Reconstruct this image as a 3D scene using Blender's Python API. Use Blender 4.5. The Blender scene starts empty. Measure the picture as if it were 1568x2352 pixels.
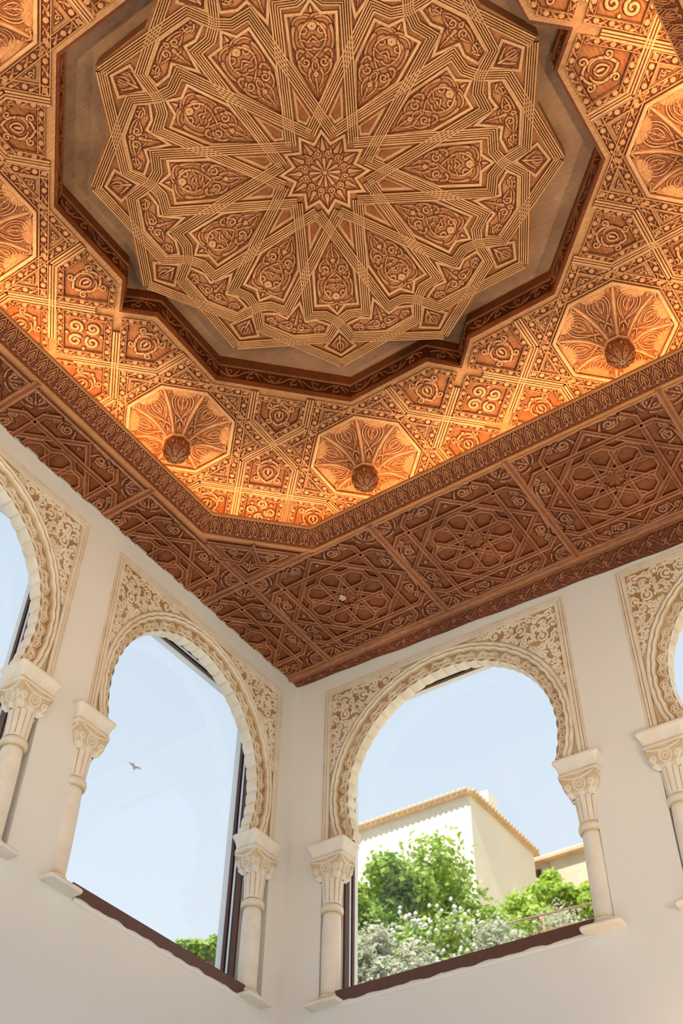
import bpy, math, random
import numpy as np
from mathutils import Matrix, Vector
C = bpy.context.scene.collection
PI = math.pi
S = 4.0            # metres per unit of plan (camera to soffit height)
ZC = 5.5           # soffit height above the floor
CX, CY = .454, -.588   # centre of the ceiling, in plan units from the room corner
rnd = random.Random(7)

# ------------------------------------------------------------------ camera, world, sun, exposure
cd = bpy.data.cameras.new('camera'); cam = bpy.data.objects.new('camera', cd); C.objects.link(cam)
R = np.array([[0.82716064, 0.56180752, 0.0133265], [0.39924886, -0.60418036, 0.68961325], [0.39548152, -0.56510034, -0.72405523]])
U_, _, V_ = np.linalg.svd(R); R = U_ @ V_
M = Matrix([list(r) for r in R.T]).to_4x4()
M.translation = Vector((.79335583 * S, -1.03066752 * S, ZC - S))
cam.matrix_world = M
cd.sensor_fit = 'HORIZONTAL'; cd.sensor_width = 24.0; cd.lens = 2587.54 / 1568 * 24
cd.clip_start = .05; cd.clip_end = 500
cd.dof.use_dof = True; cd.dof.focus_distance = 4.9; cd.dof.aperture_fstop = 4.0
bpy.context.scene.camera = cam

w = bpy.data.worlds.new('sky'); bpy.context.scene.world = w; w.use_nodes = True
nt = w.node_tree; nt.nodes.clear()
tc = nt.nodes.new('ShaderNodeTexCoord'); sx = nt.nodes.new('ShaderNodeSeparateXYZ'); rp = nt.nodes.new('ShaderNodeValToRGB')
bg = nt.nodes.new('ShaderNodeBackground'); ow = nt.nodes.new('ShaderNodeOutputWorld')
nt.links.new(tc.outputs['Generated'], sx.inputs[0]); nt.links.new(sx.outputs[2], rp.inputs[0])
cr = rp.color_ramp
cr.elements[0].position = .0; cr.elements[0].color = (.80, .84, .86, 1)
cr.elements[1].position = 1.; cr.elements[1].color = (.50, .66, .93, 1)
e = cr.elements.new(.40); e.color = (.79, .875, .955, 1)
e = cr.elements.new(.62); e.color = (.71, .81, .935, 1)
nt.links.new(rp.outputs[0], bg.inputs[0]); nt.links.new(bg.outputs[0], ow.inputs[0])
bg.inputs[1].default_value = 1.0

sd = bpy.data.lights.new('sun', 'SUN'); sd.energy = 7.0; sd.angle = .009; sd.color = (1, .97, .92)
so = bpy.data.objects.new('sun', sd); C.objects.link(so)
so.rotation_euler = Vector((.05, -.62, .95)).to_track_quat('Z', 'Y').to_euler(); so.location = (-10, -10, 20)

vs = bpy.context.scene.view_settings
bpy.context.scene.display_settings.display_device = 'sRGB'
vs.view_transform = 'Standard'; vs.look = 'None'; vs.gamma = 1; vs.use_curve_mapping = False
vs.exposure = 0.05

# ------------------------------------------------------------------ materials
def newmat(name, rough=.6, spec=.4):
    m = bpy.data.materials.new(name); m.use_nodes = True; t = m.node_tree; b = t.nodes['Principled BSDF']
    b.inputs['Roughness'].default_value = rough; b.inputs['Specular IOR Level'].default_value = spec
    return m, t, b
def node(t, ty, **kw):
    n = t.nodes.new(ty)
    for k, v in kw.items(): setattr(n, k, v)
    return n
def ramp(t, src, stops):
    r = node(t, 'ShaderNodeValToRGB'); e = r.color_ramp.elements
    e[0].position, e[0].color = stops[0][0], (*stops[0][1], 1); e[1].position, e[1].color = stops[-1][0], (*stops[-1][1], 1)
    for p, c in stops[1:-1]:
        q = e.new(p); q.color = (*c, 1)
    if src is not None: t.links.new(src, r.inputs[0])
    return r
def noise(t, scale, detail=5, rough=.6, vec=None):
    n = node(t, 'ShaderNodeTexNoise'); n.inputs['Scale'].default_value = scale; n.inputs['Detail'].default_value = detail
    n.inputs['Roughness'].default_value = rough
    if vec is not None: t.links.new(vec, n.inputs['Vector'])
    return n
def mix(t, a, b, f, mode='MIX'):
    x = node(t, 'ShaderNodeMix', data_type='RGBA', blend_type=mode)
    if isinstance(f, (int, float)): x.inputs[0].default_value = f
    else: t.links.new(f, x.inputs[0])
    for i, v in ((6, a), (7, b)):
        if isinstance(v, tuple): x.inputs[i].default_value = (*v, 1)
        else: t.links.new(v, x.inputs[i])
    return x.outputs[2]
def bump(t, b, h, strength, dist):
    n = node(t, 'ShaderNodeBump'); n.inputs['Strength'].default_value = strength; n.inputs['Distance'].default_value = dist
    t.links.new(h, n.inputs['Height']); t.links.new(n.outputs[0], b.inputs['Normal'])
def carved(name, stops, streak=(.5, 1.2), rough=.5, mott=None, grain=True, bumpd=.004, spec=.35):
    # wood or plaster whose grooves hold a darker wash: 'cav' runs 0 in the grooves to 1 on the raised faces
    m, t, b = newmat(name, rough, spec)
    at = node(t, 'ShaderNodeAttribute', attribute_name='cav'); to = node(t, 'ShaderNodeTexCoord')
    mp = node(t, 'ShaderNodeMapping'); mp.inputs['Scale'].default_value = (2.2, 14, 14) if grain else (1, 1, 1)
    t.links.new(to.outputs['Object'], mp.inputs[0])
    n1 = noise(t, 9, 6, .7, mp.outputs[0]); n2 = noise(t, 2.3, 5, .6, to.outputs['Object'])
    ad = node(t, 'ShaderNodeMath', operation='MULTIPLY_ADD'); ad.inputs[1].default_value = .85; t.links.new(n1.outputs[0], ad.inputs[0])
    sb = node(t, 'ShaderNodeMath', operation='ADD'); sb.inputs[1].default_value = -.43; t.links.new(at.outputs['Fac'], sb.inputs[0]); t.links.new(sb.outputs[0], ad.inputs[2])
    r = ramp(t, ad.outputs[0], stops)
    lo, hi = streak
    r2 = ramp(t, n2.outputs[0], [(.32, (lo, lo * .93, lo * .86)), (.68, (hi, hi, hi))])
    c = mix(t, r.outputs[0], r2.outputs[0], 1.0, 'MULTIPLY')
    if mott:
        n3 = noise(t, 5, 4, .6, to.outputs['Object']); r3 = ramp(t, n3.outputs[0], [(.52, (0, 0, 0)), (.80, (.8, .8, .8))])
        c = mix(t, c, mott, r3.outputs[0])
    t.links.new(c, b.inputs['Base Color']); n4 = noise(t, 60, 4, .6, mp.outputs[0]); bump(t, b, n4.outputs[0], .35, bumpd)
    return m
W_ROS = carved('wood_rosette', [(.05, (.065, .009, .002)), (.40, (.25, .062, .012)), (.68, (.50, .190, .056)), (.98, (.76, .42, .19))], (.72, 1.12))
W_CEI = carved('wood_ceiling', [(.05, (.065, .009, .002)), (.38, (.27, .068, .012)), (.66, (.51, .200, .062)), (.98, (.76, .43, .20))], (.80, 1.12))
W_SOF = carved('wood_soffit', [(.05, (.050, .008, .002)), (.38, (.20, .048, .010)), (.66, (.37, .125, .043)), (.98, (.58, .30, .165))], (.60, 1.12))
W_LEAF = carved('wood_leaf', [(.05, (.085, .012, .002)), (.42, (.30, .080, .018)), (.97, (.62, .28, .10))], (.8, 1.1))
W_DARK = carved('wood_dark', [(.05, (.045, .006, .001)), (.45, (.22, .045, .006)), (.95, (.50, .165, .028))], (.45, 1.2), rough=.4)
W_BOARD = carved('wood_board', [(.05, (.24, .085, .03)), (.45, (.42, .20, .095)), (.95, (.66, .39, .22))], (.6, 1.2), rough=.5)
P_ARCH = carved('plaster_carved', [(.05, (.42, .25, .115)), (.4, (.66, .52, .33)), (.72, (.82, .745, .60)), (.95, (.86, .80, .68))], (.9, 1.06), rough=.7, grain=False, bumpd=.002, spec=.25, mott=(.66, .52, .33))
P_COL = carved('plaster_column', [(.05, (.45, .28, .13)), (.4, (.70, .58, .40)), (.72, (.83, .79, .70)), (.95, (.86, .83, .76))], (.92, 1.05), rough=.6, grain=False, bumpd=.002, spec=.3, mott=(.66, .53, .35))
def plain(name, col, rough=.7, var=.08, scale=3, bumps=.15, bd=.01, spec=.3, metal=0):
    m, t, b = newmat(name, rough, spec); to = node(t, 'ShaderNodeTexCoord'); n = noise(t, scale, 5, .6, to.outputs['Object'])
    r = ramp(t, n.outputs[0], [(.3, tuple(x * (1 - var) for x in col)), (.7, tuple(min(1, x * (1 + var)) for x in col))])
    t.links.new(r.outputs[0], b.inputs['Base Color']); n2 = noise(t, scale * 9, 4, .6, to.outputs['Object']); bump(t, b, n2.outputs[0], bumps, bd)
    b.inputs['Metallic'].default_value = metal
    return m
WALL = plain('plaster_wall', (.82, .80, .745), .85, .025, 1.2, .12, .008)
FLOOR = plain('stone_floor', (.36, .43, .53), .5, .08, 2)
FRAME = plain('brown_frame', (.115, .05, .034), .42, .12, 30, .1, .001)
FRAME_W = plain('white_gasket', (.75, .78, .82), .4, .02)
FRAME_K = plain('black_gasket', (.012, .013, .016), .4, .02)
REVEAL = plain('white_render', (.93, .92, .88), .85, .03)
STUCCO = plain('house_stucco', (.80, .72, .56), .9, .05, .6, .2, .02)
STUCCO_O = plain('old_stucco', (.62, .50, .36), .9, .16, .8, .3, .03)
TILE = plain('roof_tile', (.62, .42, .24), .85, .2, 3, .3, .02)
BARK = plain('bark', (.20, .15, .10), .9, .2, 6, .4, .02)
SOIL = plain('dry_slope', (.55, .46, .31), .95, .2, 1.2, .4, .05)
RAIL = plain('rusty_rail', (.36, .20, .13), .7, .15, 8)
DARKW = plain('dark_window', (.05, .035, .025), .5, .1)
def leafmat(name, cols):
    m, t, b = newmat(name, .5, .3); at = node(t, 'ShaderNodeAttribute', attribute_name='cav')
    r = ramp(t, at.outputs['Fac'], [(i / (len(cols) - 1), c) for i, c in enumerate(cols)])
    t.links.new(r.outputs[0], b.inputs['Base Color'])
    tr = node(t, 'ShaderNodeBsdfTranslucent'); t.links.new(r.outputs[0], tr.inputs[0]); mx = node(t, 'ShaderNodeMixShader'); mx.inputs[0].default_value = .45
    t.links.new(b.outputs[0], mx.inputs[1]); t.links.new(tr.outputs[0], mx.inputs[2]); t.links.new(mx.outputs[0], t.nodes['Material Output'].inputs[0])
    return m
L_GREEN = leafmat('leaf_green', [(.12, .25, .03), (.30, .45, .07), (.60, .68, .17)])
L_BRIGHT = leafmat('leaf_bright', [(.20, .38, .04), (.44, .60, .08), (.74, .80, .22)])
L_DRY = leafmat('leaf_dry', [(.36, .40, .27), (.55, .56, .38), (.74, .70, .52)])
FLOWER = plain('blossom', (.85, .82, .78), .7, .02)
ORANGE = plain('orange_fruit', (.8, .25, .03), .5, .05)
def glassmat():
    m = bpy.data.materials.new('window_glass'); m.use_nodes = True; t = m.node_tree; t.nodes.clear()
    tr = node(t, 'ShaderNodeBsdfTransparent'); tr.inputs[0].default_value = (.97, .985, .99, 1)
    gl = node(t, 'ShaderNodeBsdfGlossy'); gl.inputs[1].default_value = .0; gl.inputs[0].default_value = (.9, .95, 1, 1)
    lw = node(t, 'ShaderNodeLayerWeight'); lw.inputs[0].default_value = .5; pw = node(t, 'ShaderNodeMath', operation='POWER'); pw.inputs[1].default_value = 4.0; t.links.new(lw.outputs['Facing'], pw.inputs[0]); ml = node(t, 'ShaderNodeMath', operation='MULTIPLY_ADD'); ml.inputs[1].default_value = .5; ml.inputs[2].default_value = .015; t.links.new(pw.outputs[0], ml.inputs[0])
    mx = node(t, 'ShaderNodeMixShader'); o = node(t, 'ShaderNodeOutputMaterial')
    t.links.new(ml.outputs[0], mx.inputs[0]); t.links.new(tr.outputs[0], mx.inputs[1]); t.links.new(gl.outputs[0], mx.inputs[2]); t.links.new(mx.outputs[0], o.inputs[0])
    return m
GLASS = glassmat()
def emit(name, col, st):
    m = bpy.data.materials.new(name); m.use_nodes = True; t = m.node_tree; t.nodes.clear()
    e_ = node(t, 'ShaderNodeEmission'); e_.inputs[0].default_value = (*col, 1); e_.inputs[1].default_value = st
    o = node(t, 'ShaderNodeOutputMaterial'); t.links.new(e_.outputs[0], o.inputs[0]); return m

# ------------------------------------------------------------------ object helpers
def tag(o, label=None, cat=None, group=None, kind=None):
    for k, v in (('label', label), ('category', cat), ('group', group), ('kind', kind)):
        if v: o[k] = v
    return o
def empty(name, mat, parent=None, **kw):
    o = bpy.data.objects.new(name, None); C.objects.link(o); o.empty_display_size = .1
    o.matrix_world = mat
    if parent: o.parent = parent
    return tag(o, **kw)
def mesh(name, V, F, mat, cav=None, smooth=True):
    V = np.asarray(V, dtype=np.float32).reshape(-1, 3); me = bpy.data.meshes.new(name)
    if isinstance(F, np.ndarray):
        n, k = F.shape; me.vertices.add(len(V)); me.vertices.foreach_set('co', V.ravel())
        me.loops.add(n * k); me.loops.foreach_set('vertex_index', F.astype(np.int32).ravel())
        me.polygons.add(n); me.polygons.foreach_set('loop_start', np.arange(0, n * k, k, dtype=np.int32))
        me.update(calc_edges=True); me.validate()
    else:
        me.from_pydata([tuple(map(float, v)) for v in V], [], F); me.update()
    if smooth: me.polygons.foreach_set('use_smooth', np.ones(len(me.polygons), dtype=bool))
    a = me.attributes.new('cav', 'FLOAT', 'POINT')
    a.data.foreach_set('value', np.full(len(V), .8, np.float32) if cav is None else np.asarray(cav, np.float32))
    me.materials.append(mat); return me
def obj(name, me, parent=None, loc=(0, 0, 0), rz=0, scale=None, **kw):
    o = bpy.data.objects.new(name, me); C.objects.link(o)
    if parent: o.parent = parent
    o.location = loc; o.rotation_euler = (0, 0, rz)
    if scale: o.scale = scale
    return tag(o, **kw)
def copy_tree(o, mat, label=None):
    def cp(x, par):
        c = x.copy(); C.objects.link(c)
        if par: c.parent = par
        for ch in [q for q in x.children]: cp(ch, c)
        return c
    r = cp(o, None); r.matrix_world = mat
    if label: r['label'] = label
    return r
def frame(o, X, Y, Z):
    m = Matrix((X, Y, Z)).transposed().to_4x4(); m.translation = Vector(o); return m
def down(x, y, z):   # panel frame hanging from the ceiling: local z points down
    return frame((x * S, y * S, ZC + z * S), (1, 0, 0), (0, -1, 0), (0, 0, -1))
def onR(s, z, d=0): return frame((s * S, -d * S, ZC + z * S), (1, 0, 0), (0, 0, 1), (0, -1, 0))
def onL(s, z, d=0): return frame((d * S, -s * S, ZC + z * S), (0, 1, 0), (0, 0, 1), (1, 0, 0))

def pol(r, deg): return np.array([r * math.cos(math.radians(deg)), r * math.sin(math.radians(deg))])
def sd_poly(P, poly):
    poly = np.asarray(poly, float); n = len(poly); d = np.full(len(P), 1e9); ins = np.zeros(len(P), bool)
    for i in range(n):
        a, b = poly[i], poly[(i + 1) % n]; e_ = b - a; w_ = P - a
        t = np.clip((w_ @ e_) / (e_ @ e_ + 1e-18), 0, 1); q = w_ - t[:, None] * e_; d = np.minimum(d, (q * q).sum(1))
        c1 = (a[1] <= P[:, 1]) & (b[1] > P[:, 1]); c2 = (b[1] <= P[:, 1]) & (a[1] > P[:, 1])
        cr_ = e_[0] * w_[:, 1] - e_[1] * w_[:, 0]; ins ^= (c1 & (cr_ > 0)) | (c2 & (cr_ < 0))
    d = np.sqrt(d); return np.where(ins, -d, d)
# a stroke: (points, half widths, height, ribs per unit)
def stk(pts, w0, w1=None, h=1., ribs=0):
    pts = np.asarray(pts, float); w1 = w0 if w1 is None else w1
    return (pts, np.linspace(w0, w1, len(pts)), h, ribs)
def bez(p, n=14):
    p = [np.asarray(q, float) for q in p]; t = np.linspace(0, 1, n)[:, None]
    while len(p) > 1: p = [p[i] * (1 - t) + p[i + 1] * t for i in range(len(p) - 1)]
    return p[0]
def spi(cx, cy, r, a0, turns, n=26, rin=.25):
    t = np.linspace(0, 1, n); a = math.radians(a0) + t * turns * 2 * PI; rr = r * (1 - (1 - rin) * t)
    return np.stack([cx + rr * np.cos(a), cy + rr * np.sin(a)], 1)
def ringp(cx, cy, rx, ry=None, n=26, rot=0):
    a = np.linspace(0, 2 * PI, n); ry = rx if ry is None else ry; x, y = rx * np.cos(a), ry * np.sin(a); c, s = math.cos(rot), math.sin(rot)
    return np.stack([cx + x * c - y * s, cy + x * s + y * c], 1)
def mirs(st):   # strokes plus their mirror in the x axis
    return st + [(p * np.array([1, -1]), w_, h, r) for p, w_, h, r in st]
def moved(st, dx=0, dy=0, rot=0, sc=1, my=1):
    c, s = math.cos(rot), math.sin(rot); out = []
    for p, w_, h, r in st:
        q = p * np.array([1, my]) * sc; out.append((np.stack([q[:, 0] * c - q[:, 1] * s + dx, q[:, 0] * s + q[:, 1] * c + dy], 1), w_ * sc, h, r / sc))
    return out
def field(P, strokes, flat=False, edge=.0008):
    # height 0..1 of the raised strokes and how close each point is to the foot of one (1 at the edge)
    H = np.zeros(len(P)); O = np.zeros(len(P))
    for pts, wd, h, ribs in strokes:
        mw = wd.max() * 1.8 + edge; lo, hi = pts.min(0) - mw, pts.max(0) + mw
        idx = np.nonzero((P[:, 0] > lo[0]) & (P[:, 0] < hi[0]) & (P[:, 1] > lo[1]) & (P[:, 1] < hi[1]))[0]
        if not len(idx): continue
        Q = P[idx]; best = np.full(len(Q), 1e9); W_ = np.zeros(len(Q)); T = np.zeros(len(Q)); L = 0.; G = np.zeros(len(Q))
        for i in range(len(pts) - 1):
            a, b = pts[i], pts[i + 1]; e_ = b - a; l2 = e_ @ e_ + 1e-18; q = Q - a
            t = np.clip((q @ e_) / l2, 0, 1); r = q - t[:, None] * e_; d = np.sqrt((r * r).sum(1)); k = d < best
            best = np.where(k, d, best); W_ = np.where(k, wd[i] * (1 - t) + wd[i + 1] * t, W_); T = np.where(k, L + t * math.sqrt(l2), T)
            G = np.where(k, np.sign(e_[0] * q[:, 1] - e_[1] * q[:, 0]) * d, G); L += math.sqrt(l2)
        x = best / (W_ + 1e-9)
        if flat: pr = np.clip((W_ - best) / edge + .5, 0, 1)
        else:
            pr = np.sqrt(np.clip(1 - x * x, 0, 1))
            if ribs: pr = pr * (.72 + .28 * np.cos((T + np.abs(G) * .8) * 2 * PI * ribs)) 
            elif wd.max() > .0016: pr = pr * (1 - .35 * np.exp(-(x / .28) ** 2))
        H[idx] = np.maximum(H[idx], pr * h); o = np.exp(-(np.clip(best - W_, -1, 1) / (edge * .9)) ** 2); O[idx] = np.maximum(O[idx] * (pr < .55), o * (x > .85))
    return H, O
def relief(poly, step, hf, over=.4):
    # clipped grid; hf(P) -> height (plan units), cav. Returns verts (m), faces, cav
    poly = np.asarray(poly, float); lo, hi = poly.min(0) - step, poly.max(0) + step
    xs = np.arange(lo[0], hi[0] + step, step); ys = np.arange(lo[1], hi[1] + step, step); X, Y = np.meshgrid(xs, ys); P = np.stack([X.ravel(), Y.ravel()], 1)
    keep = (sd_poly(P, poly) < step * over).reshape(X.shape); c = keep[:-1, :-1] & keep[1:, :-1] & keep[:-1, 1:] & keep[1:, 1:]
    used = np.zeros(X.shape, bool); used[:-1, :-1] |= c; used[1:, :-1] |= c; used[:-1, 1:] |= c; used[1:, 1:] |= c
    ids = -np.ones(X.shape, int); ids[used] = np.arange(used.sum()); P = P[used.ravel()]
    H, cav = hf(P); i, j = np.nonzero(c); F = np.stack([ids[i, j], ids[i, j + 1], ids[i + 1, j + 1], ids[i + 1, j]], 1)
    return np.column_stack([P, H]) * S, F, np.clip(cav, 0, 1)
def stroke_panel(poly, step, strokes, base=.0005, amp=.0022, ground=.5, name='carved_panel', mat=None, lip=True, flat=False, edge=.0008, shape=None):
    def hf(P):
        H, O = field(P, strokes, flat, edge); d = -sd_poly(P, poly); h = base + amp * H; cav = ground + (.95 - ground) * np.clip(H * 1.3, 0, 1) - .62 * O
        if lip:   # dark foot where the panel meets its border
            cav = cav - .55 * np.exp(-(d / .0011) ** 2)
        if shape is not None: h = h + shape(P)
        return h, cav
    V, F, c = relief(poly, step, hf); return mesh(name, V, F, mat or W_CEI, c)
def sweep(pts, prof, closed=False, z=0., name='strap', mat=None, caps=True):
    # prof: list of (offset, height, cav). mitred ribbon in plan units
    pts = np.asarray(pts, float); n = len(pts); V = []; cv = []; k = len(prof)
    for i in range(n):
        p = pts[i]; a = pts[i - 1] if (i > 0 or closed) else None; b = pts[(i + 1) % n] if (i < n - 1 or closed) else None
        if a is None: t = (b - p) / np.linalg.norm(b - p); m = np.array([-t[1], t[0]])
        elif b is None: t = (p - a) / np.linalg.norm(p - a); m = np.array([-t[1], t[0]])
        else:
            t1 = (p - a) / np.linalg.norm(p - a); t2 = (b - p) / np.linalg.norm(b - p); n1 = np.array([-t1[1], t1[0]]); n2 = np.array([-t2[1], t2[0]])
            m = n1 + n2; m = m / np.linalg.norm(m); m = m / max(.25, m @ n1)
        for o_, h, c_ in prof: V.append((*(p + m * o_), h + z)); cv.append(c_)
    F = []
    for i in range(n if closed else n - 1):
        a, b = i * k, ((i + 1) % n) * k
        for j in range(k - 1): F.append((a + j, b + j, b + j + 1, a + j + 1))
    if caps and not closed: F.append(tuple(range(k))); F.append(tuple(range((n - 1) * k, n * k))[::-1])
    V = np.array(V) * S
    me = mesh(name, V, F, mat or W_CEI, cv, smooth=False); return me
def ridged(w, n, h, dip):   # flat strap with n-1 cut grooves
    hw = w / 2; pr = [(-hw, 0, .1), (-hw, h * .7, .5), (-hw * .94, h, .95)]
    for i in range(1, n):
        x = -hw + w * i / n; g = w / n * .30; pr += [(x - g, h, .95), (x, h - dip, .02), (x + g, h, .95)]
    return pr + [(hw * .94, h, .95), (hw, h * .7, .5), (hw, 0, .1)]
def prism(poly, z0, z1, name, mat, cav=.8):
    n = len(poly); V = [(x * S, y * S, z0 * S) for x, y in poly] + [(x * S, y * S, z1 * S) for x, y in poly]
    F = [tuple(range(n))[::-1], tuple(range(n, 2 * n))] + [(i, (i + 1) % n, n + (i + 1) % n, n + i) for i in range(n)]
    return mesh(name, V, F, mat, [cav] * (2 * n), smooth=False)
def box(x0, x1, y0, y1, z0, z1, name, mat, cav=.8):   # metres
    V = [(x, y, z) for z in (z0, z1) for x, y in ((x0, y0), (x1, y0), (x1, y1), (x0, y1))]
    F = [(3, 2, 1, 0), (4, 5, 6, 7), (0, 1, 5, 4), (1, 2, 6, 5), (2, 3, 7, 6), (3, 0, 4, 7)]
    return mesh(name, V, F, mat, [cav] * 8, smooth=False)

# ------------------------------------------------------------------ room shell
RX, RY = .908, 1.176           # room size in plan units
TH = .056                      # wall thickness
FZ = -ZC / S                   # floor
R_ARCH = [.2333, .6705]; L_ARCH = [.2007, .5925, .9840]
HR, HL = .165, .1457           # half width of the openings
ZS, ZT = -.4725, -.052         # sill and head of the openings
def wall(name, length, holes, fr, z1=.0, z0=FZ, mat=WALL, ext=TH, sgn=1, D0=0., D1=TH, par=None):
    # local: x along the wall, y up, z toward the room
    xs = sorted({-ext if False else 0., length} | {v for a, b, _, _ in holes for v in (a, b)}); zs = sorted({z0, z1} | {v for _, _, c_, d in holes for v in (c_, d)})
    def hole(x, z): return any(a < x < b and c_ < z < d for a, b, c_, d in holes)
    V = []; F = []
    def q(*p):
        i = len(V); V.extend([(sgn * x * S, y * S, z * S) for x, y, z in p]); F.append((i, i + 1, i + 2, i + 3) if sgn > 0 else (i + 3, i + 2, i + 1, i))
    for i in range(len(xs) - 1):
        for j in range(len(zs) - 1):
            a, b, c_, d = xs[i], xs[i + 1], zs[j], zs[j + 1]; mx, mz = (a + b) / 2, (c_ + d) / 2
            if hole(mx, mz):
                q((a, c_, -D0), (a, c_, -D1), (a, d, -D1), (a, d, -D0)) if not (i > 0 and hole((xs[i - 1] + a) / 2, mz)) else None
                q((b, c_, -D1), (b, c_, -D0), (b, d, -D0), (b, d, -D1)) if not (i < len(xs) - 2 and hole((xs[i + 2] + b) / 2, mz)) else None
                q((a, c_, -D1), (a, c_, -D0), (b, c_, -D0), (b, c_, -D1)) if not (j > 0 and hole(mx, (zs[j - 1] + c_) / 2)) else None
                q((a, d, -D0), (a, d, -D1), (b, d, -D1), (b, d, -D0)) if not (j < len(zs) - 2 and hole(mx, (zs[j + 2] + d) / 2)) else None
            else:
                q((a, c_, -D0), (b, c_, -D0), (b, d, -D0), (a, d, -D0)); q((b, c_, -D1), (a, c_, -D1), (a, d, -D1), (b, d, -D1))
    o = obj(name, mesh(name, V, F, mat, smooth=False), par, kind=None if par else 'structure')
    if par is None: o.matrix_world = fr
    return o
WL = .0250     # depth of the inner leaf, in which the columns stand
hR = [(c - HR, c + HR, ZS, ZT) for c in R_ARCH]; hL = [(c - HL, c + HL, ZS, ZT) for c in L_ARCH]
hR1 = [(c - HR - .0150, c + HR + .0150, ZS, -.0365) for c in R_ARCH]; hL1 = [(c - HL - .0190, c + HL + .0190, ZS, -.0365) for c in L_ARCH]
wall_right = wall('wall_right', RX, hR1, onR(0, 0), D1=WL); wall('outer_leaf', RX, hR, None, D0=WL, par=wall_right)
wall_left = wall('wall_left', RY, hL1, onL(0, 0), sgn=-1, D1=WL); wall('outer_leaf', RY, hL, None, sgn=-1, D0=WL, par=wall_left)
# the two walls behind the camera: tall unglazed openings added to let daylight flood in
wall_back = wall('wall_back', RX, [(.05, .43, -1.22, -.10), (.478, .858, -1.22, -.10)], frame((RX * S, -RY * S, ZC), (-1, 0, 0), (0, 0, 1), (0, 1, 0)))
wall_side = wall('wall_side', RY, [(.055, .346, -1.22, -.10), (.447, .738, -1.22, -.10), (.839, 1.13, -1.22, -.10)], frame((RX * S, -RY * S, ZC), (0, 1, 0), (0, 0, 1), (-1, 0, 0)))
fl = obj('floor', box(-.3, RX * S + .3, -RY * S - .3, .3, -.12, 0, 'floor', FLOOR), kind='structure')
# corner posts closing the outer corner of the walls
for nm, x, y in (('trim_1', -TH, 0), ('trim_2', RX, 0), ('trim_3', -TH, -RY - TH), ('trim_4', RX, -RY - TH)):
    obj(nm, box(x * S, (x + TH) * S, y * S, (y + TH) * S, 0, ZC, nm, WALL), kind='structure')
# uneven plaster edge lapping over the wooden sills
def plaster_edge(wl, c, hw, sgn):
    n = 60; V = []; F = []; ph = rnd.random() * 9
    for i in range(n + 1):
        x = (c - hw + 2 * hw * i / n) * sgn; z = ZS + .0009 + .0011 * math.sin(i * .9 + ph) * math.sin(i * .23 + ph) + .0007 * rnd.random()
        V += [(x * S, (ZS - .004) * S, .0002 * S), (x * S, (ZS - .0015) * S, .0012 * S), (x * S, z * S, .0012 * S), (x * S, z * S, -.0008 * S)]
        if i: F += [(4 * i - 4 + k, 4 * i + k, 4 * i + k + 1, 4 * i - 3 + k) for k in range(3)]
    obj('plaster_edge', mesh('plaster_edge', V, F, WALL), wl)
for c in R_ARCH: plaster_edge(wall_right, c, .155, 1)
for c in L_ARCH: plaster_edge(wall_left, c, .136, -1)

# windows: brown frame, gaskets, glass, white outer reveal
def window(idx, fr, hw):
    r = empty('window_%d' % idx, fr, kind='structure'); z0, z1 = ZS * S, ZT * S; W = hw * S
    f = [('sill_board', box(-W + .03, W - .03, z0, -.4573 * S, -.040 * S, -.0004 * S, 'sill_board', FRAME))]
    def surround(nm, w_, d0, d1, mat):
        V = []; F = []
        for d in (d0, d1):
            for x, y in ((-W, z0), (W, z0), (W, z1), (-W, z1), (-W + w_, z0 + .05), (W - w_, z0 + .05), (W - w_, z1 - w_), (-W + w_, z1 - w_)): V.append((x, y, d * S))
        for i in range(4):
            j = (i + 1) % 4; F += [(i, j, 4 + j, 4 + i), (8 + j, 8 + i, 12 + i, 12 + j), (4 + i, 4 + j, 12 + j, 12 + i)]
        return (nm, mesh(nm, V, F, mat, smooth=False))
    f += [surround('inner_frame', .012, -.033, -.0255, FRAME), surround('gasket', .006, -.0355, -.0335, FRAME_K), surround('white_gasket', .009, -.0385, -.0355, FRAME_W),
          surround('black_gasket', .004, -.0410, -.0385, FRAME_K), surround('outer_frame', .012, -.0455, -.0410, FRAME), surround('outer_reveal', .001, -.0565, -.0456, REVEAL)]
    for nm, me in f: obj(nm, me, r)
    obj('glass_pane', box(-W + .004, W - .004, z0 + .05, z1 - .004, -.0372 * S, -.0364 * S, 'glass_pane', GLASS), r)
    return r
k = 1
for c in R_ARCH: window(k, onR(c, 0), HR); k += 1
for c in L_ARCH: window(k, onL(c, 0), HL); k += 1

# ------------------------------------------------------------------ ceiling slab above everything, soffit and cove
HC = .077      # height of the inner ceiling above the soffit
def octo(h, ch): return [(h, -h + ch), (h, h - ch), (h - ch, h), (-h + ch, h), (-h, h - ch), (-h, -h + ch), (-h + ch, -h), (h - ch, -h)]
OH, OC = .373, .0995
ceiling = tag(empty('ceiling', Matrix()), kind='structure'); obj('slab', box(-.3, RX * S + .3, -RY * S - .3, .3, ZC + .21 * S, ZC + .24 * S, 'slab', W_BOARD), ceiling)
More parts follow.
